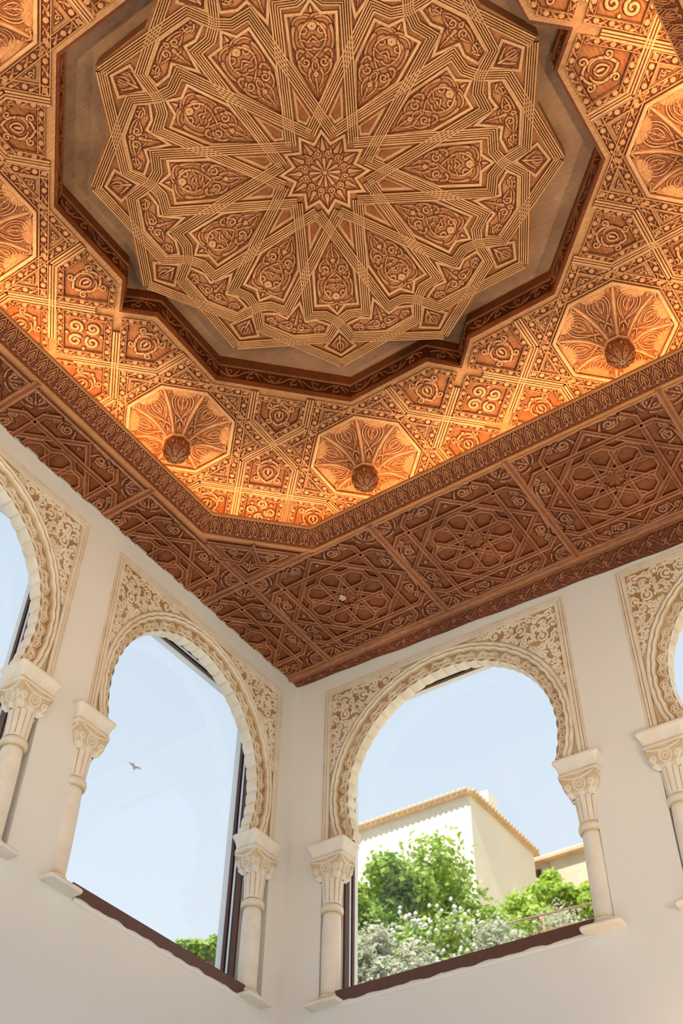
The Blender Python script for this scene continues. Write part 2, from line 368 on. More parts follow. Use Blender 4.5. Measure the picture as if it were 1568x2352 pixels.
# soffit board: the room rectangle with the chamfered hole (local frame at the ceiling centre, z down)
def ring_mesh(outer, inner, z, name, mat, cav=.75):
    n = len(outer); V = [(x * S, y * S, z * S) for x, y in outer] + [(x * S, y * S, z * S) for x, y in inner]
    return mesh(name, V, [(i, (i + 1) % n, n + (i + 1) % n, n + i) for i in range(n)], mat, [cav] * (2 * n), smooth=False)
cfr = down(CX, CY, 0)
ceil = empty('lattice', down(CX, CY, HC), ceiling)
sof = empty('soffit', cfr, ceiling)
o_in = octo(OH, OC); X0, Y0 = RX / 2 , -CY
o_out = [(X0, -OH + OC), (X0, OH - OC), (OH - OC, Y0), (-OH + OC, Y0), (-X0, OH - OC), (-X0, -OH + OC), (-OH + OC, -Y0), (OH - OC, -Y0)]
# in local coordinates y runs opposite to world y, both are symmetric
n8 = 8; V = [(x * S, y * S, 0) for x, y in o_out] + [(x * S, y * S, 0) for x, y in o_in]; F = [(i, (i + 1) % 8, 8 + (i + 1) % 8, 8 + i) for i in range(8)]
for sx_, sy_, a, b in ((1, 1, 1, 2), (-1, 1, 4, 3), (-1, -1, 5, 6), (1, -1, 0, 7)):
    V.append((sx_ * X0 * S, sy_ * Y0 * S, 0)); F.append((a, len(V) - 1, b) if sx_ * sy_ > 0 else (b, len(V) - 1, a))
obj('soffit_board', mesh('soffit_board', V, F, W_SOF, [.8] * len(V), smooth=False), sof)
# cove walls and inner ceiling board
OC2 = octo(.45, .13)
def loop_wall(poly, z0, z1, name, mat, cav=.7, closed=True):
    n = len(poly); V = [(x * S, y * S, z0 * S) for x, y in poly] + [(x * S, y * S, z1 * S) for x, y in poly]
    return mesh(name, V, [(i, (i + 1) % n, n + (i + 1) % n, n + i) for i in range(n)], mat, [cav] * (2 * n), smooth=False)
obj('cove_wall', loop_wall(OC2, .0, HC, 'cove_wall', W_CEI), sof, (0, 0, -HC * S))
RIM = []
for q in range(4):
    for p in ((.252, -.1365), (.252, -.029), (.283, 0), (.252, .029), (.252, .1365)):
        c, s = [(1, 0), (0, 1), (-1, 0), (0, -1)][q]; RIM.append((p[0] * c - p[1] * s, p[0] * s + p[1] * c))
mid = [(.33, .0)]
# inner ceiling board: annulus between cove octagon and rim, radial strips
def rayhit(poly, ang):
    d = np.array([math.cos(ang), math.sin(ang)]); best = 0
    for i in range(len(poly)):
        a = np.array(poly[i]); b = np.array(poly[(i + 1) % len(poly)]); e_ = b - a; den = d[0] * e_[1] - d[1] * e_[0]
        if abs(den) < 1e-12: continue
        t = (a[0] * e_[1] - a[1] * e_[0]) / den; u = (a[0] * d[1] - a[1] * d[0]) / den
        if t > 0 and -1e-9 <= u <= 1 + 1e-9: best = max(best, t)
    return d * best
angs = sorted({round(math.atan2(p[1], p[0]), 6) for p in RIM + OC2}); A = [rayhit(RIM, a) for a in angs]; B = [rayhit(OC2, a) for a in angs]; n = len(angs)
V = [(p[0] * S, p[1] * S, 0) for p in B] + [(p[0] * S, p[1] * S, 0) for p in A]
obj('ceiling_board', mesh('ceiling_board', V, [(i, (i + 1) % n, n + (i + 1) % n, n + i) for i in range(n)], W_CEI, [.78] * (2 * n), smooth=False), ceil)

def place(o, origin, X, Y, Z):
    m = Matrix((X, Y, Z)).transposed().to_4x4(); m.translation = Vector([v * S for v in origin]); o.matrix_basis = m; return o
# ------------------------------------------------------------------ recess round the rosette
GZ = -.050
rim_edges = {}
def scroll_band(L, h, name, mat, period=.026, amp=.0016, step=.0009):
    n = max(1, round(L / period)); p = L / n; st = []
    for i in range(n):
        c = (i + .5) * p; up = 1 if i % 2 else -1; m = h / 2
        st += [stk(bez([(c - p / 2, m), (c - p / 4, m + up * h * .42), (c + p / 4, m + up * h * .42), (c + p / 2, m)]), .0011),
               stk(spi(c + .001, m - up * h * .08, h * .24, 90 * up, .9 * -up, 16), .0012, .0008), stk(bez([(c - p * .15, m + up * h * .25), (c - p * .3, m - up * h * .1), (c - p * .42, m - up * h * .36)]), .0017, .0003),
               stk(bez([(c + p * .2, m - up * h * .1), (c + p * .32, m - up * h * .35), (c + p * .1, m - up * h * .4)]), .0015, .0003)]
    poly = [(0, 0), (L, 0), (L, h), (0, h)]
    return stroke_panel(poly, step, st, base=.0004, amp=amp, ground=.22, name=name, mat=mat, lip=False)
rec = empty('recess', down(CX, CY, HC), ceiling)
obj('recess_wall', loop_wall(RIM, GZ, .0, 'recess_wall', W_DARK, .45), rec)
obj('recess_board', prism([(p[0] * 1.02, p[1] * 1.02) for p in octo(.29, .12)], GZ - .006, GZ, 'recess_board', W_BOARD, .7), rec)
nR = len(RIM)
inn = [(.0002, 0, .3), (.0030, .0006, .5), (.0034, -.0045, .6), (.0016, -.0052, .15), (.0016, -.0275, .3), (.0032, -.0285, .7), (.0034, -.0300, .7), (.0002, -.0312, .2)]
V = []; cv = []; F = []
for i in range(nR):
    p = np.array(RIM[i]); a = np.array(RIM[i - 1]); b = np.array(RIM[(i + 1) % nR]); t1 = (p - a) / np.linalg.norm(p - a); t2 = (b - p) / np.linalg.norm(b - p)
    n1 = np.array([-t1[1], t1[0]]); n2 = np.array([-t2[1], t2[0]]); m = n1 + n2; m /= np.linalg.norm(m); m /= m @ n1
    for o_, z_, c_ in inn: V.append((*(p + m * o_), z_)); cv.append(c_)
k = len(inn)
for i in range(nR):
    a, b = i * k, ((i + 1) % nR) * k
    for j in range(k - 1): F.append((a + j, b + j, b + j + 1, a + j + 1))
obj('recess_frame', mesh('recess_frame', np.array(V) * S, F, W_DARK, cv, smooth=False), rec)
bands = {}
for i in range(nR):
    a = np.array(RIM[i]); b = np.array(RIM[(i + 1) % nR]); L = float(np.linalg.norm(b - a)); key = round(L, 3); t = (b - a) / L; nn = np.array([-t[1], t[0]])
    if key not in bands: bands[key] = scroll_band(L - .006, .0215, 'carved_band', W_DARK)
    o = obj('carved_band', bands[key], rec); q = a + t * .003 + nn * .0018
    place(o, (q[0], q[1], -.0270), (t[0], t[1], 0), (0, 0, 1), (t[1] * 1, -t[0], 0)) if False else place(o, (q[0] + t[0] * (L - .006), q[1] + t[1] * (L - .006), -.0270), (-t[0], -t[1], 0), (0, 0, 1), (-t[1], t[0], 0))

# ------------------------------------------------------------------ rosette
ros = empty('ceiling_rosette', down(CX, CY, HC + .0245), label='large twelve-pointed carved wooden rosette in the deep recess at the middle of the ceiling', cat='ceiling rosette')
outer = []
for k in range(12): outer += [tuple(pol(.2505, 30 * k)), tuple(pol(.2265, 30 * k + 15))]
obj('backboard', prism(outer, -.024, 0, 'backboard', W_ROS, .62), ros)
V0, E_, B2, XX, B3, TP = pol(.0455, 15), pol(.1768, -19.2), pol(.1755, -25.6), pol(.185, -30), pol(.209, -34.0), pol(.2435, -60)
SPR = ridged(.0115, 5, .0036, .0017)
me_r = sweep([V0, E_, B2, XX, B3, TP], SPR, name='strap', mat=W_ROS)
my = lambda p: np.array([p[0], -p[1]])
c30, s30 = math.cos(PI / 6), math.sin(PI / 6); r30 = lambda p: np.array([p[0] * c30 - p[1] * s30, p[0] * s30 + p[1] * c30])
me_l = sweep([r30(my(p)) for p in (V0, E_, B2, XX, B3, TP)], SPR, z=.0007, name='strap', mat=W_ROS)
for k in range(12):
    obj('strap', me_r, ros, rz=math.radians(30 * k)); obj('strap', me_l, ros, rz=math.radians(30 * k))
LIP = [(-.0016, 0, .1), (-.0014, .0024, .85), (.0014, .0024, .95), (.0018, .0, .1)]
def lipped(poly, name, mat=W_ROS, z=0., w=.0034, h=.0024):
    pr = [(-w / 2, 0, .1), (-w * .4, h, .9), (w * .4, h, .95), (w / 2, 0, .1)]
    return sweep(poly, pr, closed=True, z=z, name=name, mat=mat)
# petal: pointed inward, star-notched outward
PET = [(.0765, 0), (.1175, .0203), (.1625, .0217), (.1627, .0095), (.173, 0), (.1627, -.0095), (.1625, -.0217), (.1175, -.0203)]
pst = mirs([
    stk(spi(.1475, .0082, .0058, -60, 1.3, 24), .0016, .0009), stk(bez([(.156, .001), (.152, .012), (.139, .0195), (.131, .0105), (.1235, .003), (.118, -.0032)]), .0013, .001),
    stk(bez([(.1595, .004), (.161, .012), (.158, .019), (.150, .0188)]), .0017, .0008, .9, 520), stk(bez([(.150, .0180), (.141, .0212), (.131, .0196), (.126, .0155)]), .0021, .0013, .95, 430),
    stk(bez([(.1265, .0105), (.1315, .0165), (.124, .0185), (.117, .0165)]), .0019, .001, .9, 430), stk(spi(.1165, .0090, .0052, 20, 1.35, 24), .0015, .0009),
    stk(bez([(.118, .0152), (.110, .0172), (.104, .0120), (.103, .0065)]), .0019, .001, .9, 430), stk(bez([(.111, .0035), (.105, .0085), (.0985, .0075), (.0905, .0018)]), .0020, .0008, .9, 430),
    stk(bez([(.1365, .0), (.1335, .006), (.1405, .0105), (.1375, .0135)]), .0014, .0006), stk(bez([(.130, .0), (.127, .0045), (.1305, .008)]), .0014, .0006),
    stk(bez([(.141, .0), (.138, .004), (.1345, .0065)]), .0014, .0006, .8), stk(bez([(.1605, .0), (.163, .004), (.162, .0085)]), .0012, .0005)]) + [
    stk(ringp(.151, 0, .0024), .0022), stk(ringp(.1125, 0, .0052, .0030), .0010), stk(bez([(.108, 0), (.100, .0015), (.094, -.001), (.083, 0)]), .0019, .0006, 1., 480),
    stk([(.165, 0), (.170, 0)], .0018, .0005), stk(ringp(.1045, 0, .0016), .0012)]
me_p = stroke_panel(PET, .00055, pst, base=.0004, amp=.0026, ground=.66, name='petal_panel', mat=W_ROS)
me_pl = lipped([(p[0] * (1.0) + (-.0042 if p[0] < .08 else (.0022 if p[0] > .17 else 0)), p[1] + math.copysign(.0026, p[1]) * (abs(p[1]) > .015)) for p in PET], 'panel_border')
# bottle-shaped panel between two petals (axis at 15 degrees)
BOT = [pol(.168, 0), pol(.190, 3.0), pol(.1862, 7.0), pol(.1912, 11.0), pol(.2005, 10.0), pol(.2072, 0), pol(.2005, -10.0), pol(.1912, -11.0), pol(.1862, -7.0), pol(.190, -3.0)]
bst = mirs([stk(spi(.1965, .0265, .0047, 150, 1.3, 22), .0012, .0008), stk(bez([(.199, .0), (.2055, .010), (.190, .018), (.200, .024), (.1925, .0315)]), .0012, .0008),
            stk(bez([(.2035, .004), (.2035, .013), (.199, .020), (.197, .0205)]), .0016, .0008, .9, 500), stk(bez([(.192, .008), (.1925, .014), (.196, .0195)]), .0015, .0006, .9, 500),
            stk(spi(.1965, .0075, .0044, 200, 1.2, 20), .0012, .0008), stk(bez([(.188, .0), (.185, .0045), (.1895, .007)]), .0016, .0006, .9, 500), stk(bez([(.1925, .0335), (.189, .030), (.1905, .025)]), .0014, .0006)]) + [
    stk(bez([(.193, 0), (.183, .0006), (.172, 0)]), .0024, .0004, 1., 480), stk(ringp(.2015, 0, .0026, .0016), .001)]
me_b = stroke_panel(BOT, .00055, bst, base=.0004, amp=.0024, ground=.66, name='bottle_panel', mat=W_ROS)
def grow(poly, d):
    P = np.array(poly, float); n = len(P); out = []
    ar = sum(P[i][0] * P[(i + 1) % n][1] - P[(i + 1) % n][0] * P[i][1] for i in range(n)); sg = 1 if ar > 0 else -1
    for i in range(n):
        a, p, b = P[i - 1], P[i], P[(i + 1) % n]; t1 = (p - a) / np.linalg.norm(p - a); t2 = (b - p) / np.linalg.norm(b - p)
        n1 = np.array([t1[1], -t1[0]]) * sg; n2 = np.array([t2[1], -t2[0]]) * sg; m = n1 + n2; m /= np.linalg.norm(m) + 1e-9; m /= max(.35, m @ n1); out.append(tuple(p + m * d))
    return out
me_bl = lipped(grow(BOT, .0022), 'panel_border')
DIA = [pol(.2015, 0), pol(.2200, 3.8), pol(.2305, 0), pol(.2200, -3.8)]
me_d = stroke_panel(DIA, .0006, mirs([stk(bez([(.207, .0), (.213, .006), (.220, .010)]), .0016, .0009, .9, 500), stk(bez([(.214, .0), (.219, .006), (.226, .002)]), .0016, .0009, .9, 500)]) + [stk(bez([(.206, 0), (.216, 0), (.226, 0)]), .0014, .0006)], base=.0004, amp=.0022, ground=.64, name='diamond_panel', mat=W_ROS)
me_dl = lipped(grow(DIA, .0022), 'panel_border')
KITE = [pol(.0545, 0), pol(.0625, 7.2), pol(.0965, 0), pol(.0625, -7.2)]
def kh(P):
    d = -sd_poly(P, KITE); return .0028 - .0022 * np.clip(d / .0040, 0, 1) + .0012 * (d > .0042) * np.clip((.0060 - d) / .0018, 0, 1), np.where(d > .0044, .55, .9 - .5 * np.exp(-((d - .0034) / .0010) ** 2))
Vk, Fk, ck = relief(KITE, .0006, kh); me_k = mesh('kite_panel', Vk, Fk, W_ROS, ck)
for k in range(12):
    a = math.radians(30 * k); b = math.radians(30 * k + 15)
    for nm, me1, me2, an in (('petal_panel', me_p, me_pl, a), ('bottle_panel', me_b, me_bl, b), ('diamond_panel', me_d, me_dl, a)): obj('panel_border', me2, obj(nm, me1, ros, rz=an))
    obj('kite_panel', me_k, ros, rz=b)
star = []
for k in range(12): star += [tuple(pol(.0415, 30 * k)), tuple(pol(.0300, 30 * k + 15))]
sst = []
for k in range(12):
    a = math.radians(30 * k)
    sst += moved([stk(bez([(.0265, 0), (.032, 0), (.040, 0)]), .0030, .0004, .9, 560), stk(bez([(.003, 0), (.009, 0), (.0145, 0)]), .0008, .0022, .8)], rot=a)
    sst += moved([stk(ringp(.0215, 0, .0030), .0010), stk(ringp(.0215, 0, .0008), .0009, h=.8), stk(bez([(.024, -.0022), (.0275, -.001), (.029, 0)]), .001, .0005)], rot=a + PI / 12)
sst += [stk(ringp(0, 0, .0012), .0014)]
obj('star_panel', stroke_panel(star, .00042, sst, base=.0004, amp=.0022, ground=.64, name='star_panel', mat=W_ROS), ros)
obj('panel_border', lipped(grow(star, .0022), 'panel_border'), ros)

# ------------------------------------------------------------------ inner ceiling lattice
DR = math.hypot(.170, .335)
WS = .0835      # offset of the wide straps from each pendant centre
dishes = []
for q in range(4):
    for mx_ in (1, -1):
        x, y = .1700 * mx_, .3355; c, s = [(1, 0), (0, 1), (-1, 0), (0, -1)][q]; dishes.append((x * c - y * s, x * s + y * c, q, mx_))
WIDE = ridged(.0090, 3, .0040, .0011)
r8 = WS / math.cos(PI / 8); r2 = WS * math.sqrt(2)
arm = [pol(r8, -22.5), pol(r2, 0), pol(r8, 22.5)]           # one star point with its two arms
me_arm_a = sweep([pol(r8, -22.5) + (pol(r8, -22.5) - pol(r2, 0)) * .0, pol(r2, 0), pol(r2, 0) + (pol(r2, 0) - pol(r8, -22.5)) * .98], WIDE, name='strap', mat=W_CEI)
me_arm_b = sweep([pol(r8, 22.5), pol(r2, 0), pol(r2, 0) + (pol(r2, 0) - pol(r8, 22.5)) * .98], WIDE, z=.0004, name='strap', mat=W_CEI)
me_arm_c = sweep([pol(r8, -22.5), pol(r2, 0)], WIDE, name='strap', mat=W_CEI); me_arm_d = sweep([pol(r8, 22.5), pol(r2, 0)], WIDE, z=.0004, name='strap', mat=W_CEI)
def inrim(p):
    return sd_poly(np.array([p]), RIM)[0] < .004
# rope strip: beads and twisted leaves between two thin fillets
def rope_mesh(L, w=.0115, name='rope_strip', period=.0098, step=.00062):
    n = max(2, round(L / period)); p = L / n; st = []
    for i in range(n):
        c = -L / 2 + (i + .5) * p
        if i % 2: st.append(stk(ringp(c, 0, .0012), .0021, h=1.))
        else: st += [stk(bez([(c - p * .45, -.0026), (c, -.0012), (c + p * .4, .0028)]), .0019, .0008, .95), stk(bez([(c - p * .4, .0028), (c - p * .1, .0022), (c + .001, .0010)]), .0010, .0005, .7), stk(bez([(c + p * .45, -.0028), (c + p * .2, -.0022), (c, -.0010)]), .0010, .0005, .7)]
    hw = w / 2
    def hf(P):
        H, O = field(P, st); a = np.abs(P[:, 1]); f = np.clip((a - hw * .70) / (hw * .08), 0, 1) * np.clip((hw * 1.02 - a) / (hw * .06), 0, 1)
        g = np.exp(-((a - hw * .84) / (hw * .05)) ** 2) * 0
        return .0006 + .0022 * H + .0026 * f, .40 + .5 * np.clip(H * 1.3, 0, 1) * (f < .5) + .5 * f - .35 * O * (f < .5) - .4 * np.exp(-((a - hw * .66) / (hw * .07)) ** 2) - .3 * np.exp(-((a - hw * 1.0) / (hw * .06)) ** 2)
    xs = np.arange(-L / 2, L / 2 + step, step); ys = np.unique(np.concatenate([np.linspace(-hw, hw, 21), [-hw * .70, hw * .70, -hw * .78, hw * .78]])); X, Y = np.meshgrid(xs, ys); P = np.stack([X.ravel(), Y.ravel()], 1); H, cv = hf(P)
    ny, nx = X.shape; i, j = np.meshgrid(np.arange(ny - 1), np.arange(nx - 1), indexing='ij'); a = (i * nx + j).ravel()
    return mesh(name, np.column_stack([P, H]) * S, np.stack([a, a + 1, a + nx + 1, a + nx], 1), W_CEI, np.clip(cv, 0, 1))
RO = .0728      # centre of the rope strips round the pendants
me_rope = rope_mesh(2 * .0775)
TRI = [pol(.0835, 0) + np.array([-.0025, 0]), pol(.0835, 0) + np.array([-.0025, 0])]
lat = ceil
tri = [(.0800, -.0105), (.0905, 0.0), (.0800, .0105)]
me_tri = stroke_panel(tri, .0007, [stk(spi(.0838, 0, .0032, 0, 1.1, 16), .0011, .0008), stk(bez([(.082, .006), (.0835, .004), (.086, .0025)]), .001, .0005), stk(bez([(.082, -.006), (.0835, -.004), (.086, -.0025)]), .001, .0005)], base=.0005, amp=.002, ground=.35, name='corner_leaf', lip=False)
for dx, dy, q, m_ in dishes:
    vis = True
    for k in range(8):
        a = math.radians(45 * k); tip = np.array([dx, dy]) + pol(r2, 45 * k); far = np.array([dx, dy]) + pol(r2 * 1.25, 45 * k)
        if not inrim(tip) and max(abs(tip[0]), abs(tip[1])) < .44:
            mids = np.array([dx, dy]) + pol(r2 + .04, 45 * k)
            shared = any((ox, oy) != (dx, dy) and any(np.hypot(*(np.array([ox, oy]) + pol(r2, 45 * kk) - tip)) < .004 for kk in range(8)) for ox, oy, _, _ in dishes)
            e1 = np.array([dx, dy]) + (pol(r2, 45 * k) + (pol(r2, 45 * k) - pol(r8, 45 * k - 22.5)) * .98)
            e2 = np.array([dx, dy]) + (pol(r2, 45 * k) + (pol(r2, 45 * k) - pol(r8, 45 * k + 22.5)) * .98)
            obj('strap', me_arm_a if not shared and not inrim(e1) and max(abs(e1)) < .449 else me_arm_c, lat, (dx * S, dy * S, 0), a)
            obj('strap', me_arm_b if not shared and not inrim(e2) and max(abs(e2)) < .449 else me_arm_d, lat, (dx * S, dy * S, 0), a)
        elif inrim(tip) and k % 2 == 0 or True:
            # this point runs into the rim or the cove: keep the arms that stay on the ceiling
            for me_, b in ((me_arm_c, -22.5), (me_arm_d, 22.5)):
                p1 = np.array([dx, dy]) + pol(r8, 45 * k + b); p2 = tip
                if not inrim(tip) and max(abs(tip[0]), abs(tip[1])) >= .44: obj('strap', me_, lat, (dx * S, dy * S, 0), a)
                elif inrim(tip):
                    t = 1.
                    while t > .05 and inrim(p1 + (p2 - p1) * t): t -= .02
                    if t > .1:
                        l1 = pol(r8, 45 * k + b); l2 = l1 + (pol(r2, 45 * k) - l1) * t
                        obj('strap', sweep([l1, l2], WIDE, name='strap', mat=W_CEI), lat, (dx * S, dy * S, 0), 0)
        # rope strip along side k, cut where it would cross the rim
        nd = pol(RO, 45 * k); td = np.array([-nd[1], nd[0]]) / RO; lo, hi = -.0775, .0775
        while lo < hi and inrim(np.array([dx, dy]) + nd + td * lo): lo += .002
        while hi > lo and inrim(np.array([dx, dy]) + nd + td * hi): hi -= .002
        if hi - lo > .03:
            if hi - lo > .1545: o = obj('rope_strip', me_rope, lat)
            else: o = obj('rope_strip', rope_mesh(hi - lo), lat)
            cc = np.array([dx, dy]) + nd + td * (lo + hi) / 2; o.location = (cc[0] * S, cc[1] * S, (.0003 * (k % 2) + .00012 * (k // 2 % 2)) * S); o.rotation_euler.z = a + PI / 2
        cpt = np.array([dx, dy]) + pol(.084, 45 * k)
        if not inrim(cpt) and max(abs(cpt)) < .44: obj('corner_leaf', me_tri, lat, (dx * S, dy * S, .0012 * S), a)
# infill panels with rope borders between the stars
def pin_border(poly, inset, w):
    # pinwheel of rope strips just inside the polygon
    P = [np.array(p) for p in grow(poly, -inset)]; n = len(P); out = []
    for i in range(n):
        a, b = P[i], P[(i + 1) % n]; L = np.linalg.norm(b - a); t = (b - a) / L
        a2 = a + t * (-w * .45); b2 = b - t * (w * .55); out.append((a2, b2))
    return out
def infill(poly, kind, wst=.0045, rw=.0088, name='carved_panel', g=None):
    par = lat; inner = grow(poly, -(wst + rw)); ctr = np.mean(np.array(inner), 0)
    ax = math.atan2(ctr[1], ctr[0]) if g is None else g; r_in = -sd_poly(np.array([ctr]), inner)[0]
    k_ = r_in / .0145
    if kind == 'four':
        st = []
        for a in range(4): st += moved([stk(spi(.0062, .0062, .0050, 225, 1.35, 24), .0014, .0010), stk(ringp(.0125, .0, .0007), .0008)], rot=a * PI / 2)
    else:
        st = mirs([stk(bez([(-.0125, 0), (-.011, .010), (.001, .0125), (.004, .0065), (.009, .0070), (.0125, .0)]), .0012), stk(spi(.0085, .0090, .0033, 200, 1.2, 18), .0010, .0007),
                   stk(spi(-.0095, .0098, .0032, -30, 1.1, 18), .0010, .0007), stk(bez([(-.004, .0), (-.003, .005), (.003, .005), (.006, 0)]), .0009), stk(bez([(-.0075, .002), (-.007, .0075), (0, .0088)]), .0008)]) + [
            stk([(-.0015, 0), (.0025, 0)], .0015, .0010), stk(ringp(-.0135, 0, .0008), .0009)]
    st = moved(st, ctr[0], ctr[1], ax, k_)
    me = stroke_panel(inner, .00062, st, base=.0004, amp=.0026, ground=.50, name=name)
    out = [(name, me)]
    for a2, b2 in pin_border(poly, wst + rw / 2, rw):
        L = np.linalg.norm(b2 - a2)
        if L < .012: continue
        m = rope_mesh(L, rw, period=.0078, step=.00075); out.append(('rope_strip', m, (a2 + b2) / 2, math.atan2(b2[1] - a2[1], b2[0] - a2[0])))
    return out
def spread(parts, n_, mirror=False):
    for q in range(n_):
        for mi in ((1, -1) if mirror else (1,)):
            M0 = Matrix.Rotation(q * 2 * PI / n_, 4, 'Z') @ (Matrix.Scale(-1, 4, (1, 0, 0)) if mi < 0 else Matrix())
            for pt in parts:
                o = obj(pt[0], pt[1], lat); B_ = Matrix()
                if len(pt) > 2: B_ = Matrix.Translation((pt[2][0] * S, pt[2][1] * S, .0006 * S)) @ Matrix.Rotation(pt[3], 4, 'Z')
                o.matrix_basis = M0 @ B_
a1 = .2855; a2_ = .3875; xw = .0865
spread(infill([(0, a1), ((a2_ - a1) / 2, (a1 + a2_) / 2), (0, a2_), (-(a2_ - a1) / 2, (a1 + a2_) / 2)], 'four', name='carved_square', g=PI / 4), 4)
spread(infill([(.0285, .2540), (xw, .2540), (xw, a2_ - xw), ((a2_ - a1) / 2, (a1 + a2_) / 2), (.0, a1 - .0015)], 'loop', wst=.0042, rw=.0080), 4, True)
spread(infill([(.0, a2_), ((a2_ - a1) / 2, (a1 + a2_) / 2), (xw, xw + a1), (xw, .4185), (.030, .4185)], 'loop', wst=.0042, rw=.0080), 4, True)
# diagonal pair, on the axis x = y (local y may be either sign by symmetry)
d1, d2 = .252, .387
spread(infill([(.252, .252), (.252, .2015), (.252 - .0290, .1725), (.1725, .252 - .0290), (.2015, .252)], 'loop', wst=.0042, rw=.0080), 4)
spread(infill([(.252, .252), (.3005, .252), (.336, .288), (.288, .336), (.252, .3005)], 'loop', wst=.0042, rw=.0080), 4)
# square beyond it, against the chamfer
sq = [(.336, .288), (.360, .312), (.384, .336), (.336, .384), (.288, .336)]
spread(infill([(.336, .288), (.384, .336), (.336, .384), (.288, .336)], 'four', name='carved_square', g=PI / 4 + PI / 4), 4)
spread(infill([(.336, .288), (.3715, .252), (.4200, .252), (.4200, .300), (.384, .336)], 'loop', wst=.0042, rw=.0080), 4, True)
for q in range(4):
    for x0_, y0_, x1_, y1_ in ((.336, .288, .41, .362), (.288, .336, .362, .41)):
        c, s = [(1, 0), (0, 1), (-1, 0), (0, -1)][q]; pts = [np.array((x0_ * c - y0_ * s, x0_ * s + y0_ * c)), np.array((x1_ * c - y1_ * s, x1_ * s + y1_ * c))]
        obj('strap', sweep(pts, WIDE, name='strap', mat=W_CEI), lat)
    pts = [np.array((.335 * c - .385 * s, .335 * s + .385 * c)), np.array((.385 * c - .335 * s, .385 * s + .335 * c))]
    obj('strap', sweep(pts, WIDE, z=.0003, name='strap', mat=W_CEI), lat)

# ------------------------------------------------------------------ hanging pendants
AP = .0628
def horn(r):   # depth of the trumpet below the ceiling against distance from the axis (at a rib)
    t = np.clip((AP / math.cos(PI / 8) - r) / (AP / math.cos(PI / 8) - .0125), 0, 1); return .0006 + .0070 * t + .0240 * t ** 3.6
tp8 = math.tan(PI / 8)
dpoly = [(.0125, -.0125 * tp8), (AP, -AP * tp8), (AP, AP * tp8), (.0125, .0125 * tp8)]
dst = mirs([stk(bez([(.0255, .0), (.030, .0045), (.0365, .0145), (.047, .0185), (.0565, .010), (.0585, .0)]), .0010), stk(bez([(.0255, .0), (.030, .0028), (.0365, .0105), (.047, .0140), (.0535, .008), (.0552, .0)]), .0008, h=.8),
            stk(bez([(.0255, 0), (.023, .0035), (.0215, .006)]), .0010), stk(bez([(.052, .0), (.0475, .0075), (.040, .0075), (.034, .0)]), .0009), stk(bez([(.044, 0), (.0465, .003), (.050, .0045)]), .0014, .0005, .9, 500),
            stk(spi(.0575, .0185, .0030, 180, 1.1, 16), .0010, .0006), stk(bez([(.0600, .0235), (.0585, .0195), (.057, .0155)]), .0013, .0005), stk(bez([(.0600, .008), (.0595, .013), (.0588, .0165)]), .0010, .0005),
            stk(bez([(.0215, .0), (.019, .0018), (.0155, .0015)]), .0016, .0006, .9, 500), stk(bez([(.027, .0062), (.024, .0055), (.020, .0045)]), .0011, .0005), stk(bez([(.036, .0), (.0395, .0025), (.042, .0015)]), .0012, .0006)]) + [
    stk([(.036, 0), (.044, 0), (.050, 0)], .0010, .0016, .9, 480), stk([(.0215, 0), (.017, 0)], .0012, .0005)]
def dish_h(P):
    x, y = P[:, 0], np.abs(P[:, 1]); hw = x * tp8; u = y / np.maximum(hw, 1e-6); H, O = field(P, dst, edge=.0006)
    scoop = (1 - u ** 2) * np.interp(x, [.0125, .03, .052, AP], [.0006, .0022, .0030, .0016])
    dE = (hw - y); m = np.clip(dE / .0022, 0, 1) * np.clip((AP - x) / .0015, 0, 1)
    h = horn(x / math.cos(PI / 8)) - scoop * 1.0 + .0013 * H * m
    return h, .50 + .42 * H * m - .5 * O * m - .35 * np.exp(-((AP - x) / .0010) ** 2) + .28 * np.exp(-(dE / .0012) ** 2)
Vd, Fd, cdv = relief(dpoly, .00052, dish_h, over=.75); me_dp = mesh('petal_panel', Vd, Fd, W_CEI, cdv)
# rib: swelling ridge between two petals
V = []; F = []; cv = []
rs = np.linspace(.0118, AP / math.cos(PI / 8), 26)
for i, r in enumerate(rs):
    wr = .0011 + .0012 * math.sin(PI * i / 25) ; h = float(horn(np.array([r]))[0])
    for j in range(7):
        a = -1 + j / 3; V.append((r, a * wr, h - .0012 + .0021 * math.sqrt(max(0, 1 - a * a)))); cv.append(.62 + .3 * (1 - a * a))
    if i: F += [((i - 1) * 7 + j, i * 7 + j, i * 7 + j + 1, (i - 1) * 7 + j + 1) for j in range(6)]
me_rib = mesh('rib', np.array(V) * S, F, W_CEI, cv)
def lathe(prof, n, name, mat, cav=None, flute=None):
    V = []; F = []; cv = []
    for i, (r, z) in enumerate(prof):
        for j in range(n):
            a = 2 * PI * j / n; k = 1 + (flute(a, z, i) if flute else 0); V.append((r * k * math.cos(a), r * k * math.sin(a), z)); cv.append(cav[i] if cav else .8)
    for i in range(len(prof) - 1):
        for j in range(n): F.append((i * n + j, i * n + (j + 1) % n, (i + 1) * n + (j + 1) % n, (i + 1) * n + j))
    F.append(tuple(range(n))[::-1]); F.append(tuple((len(prof) - 1) * n + j for j in range(n)))
    return mesh(name, V, F, mat, cv)
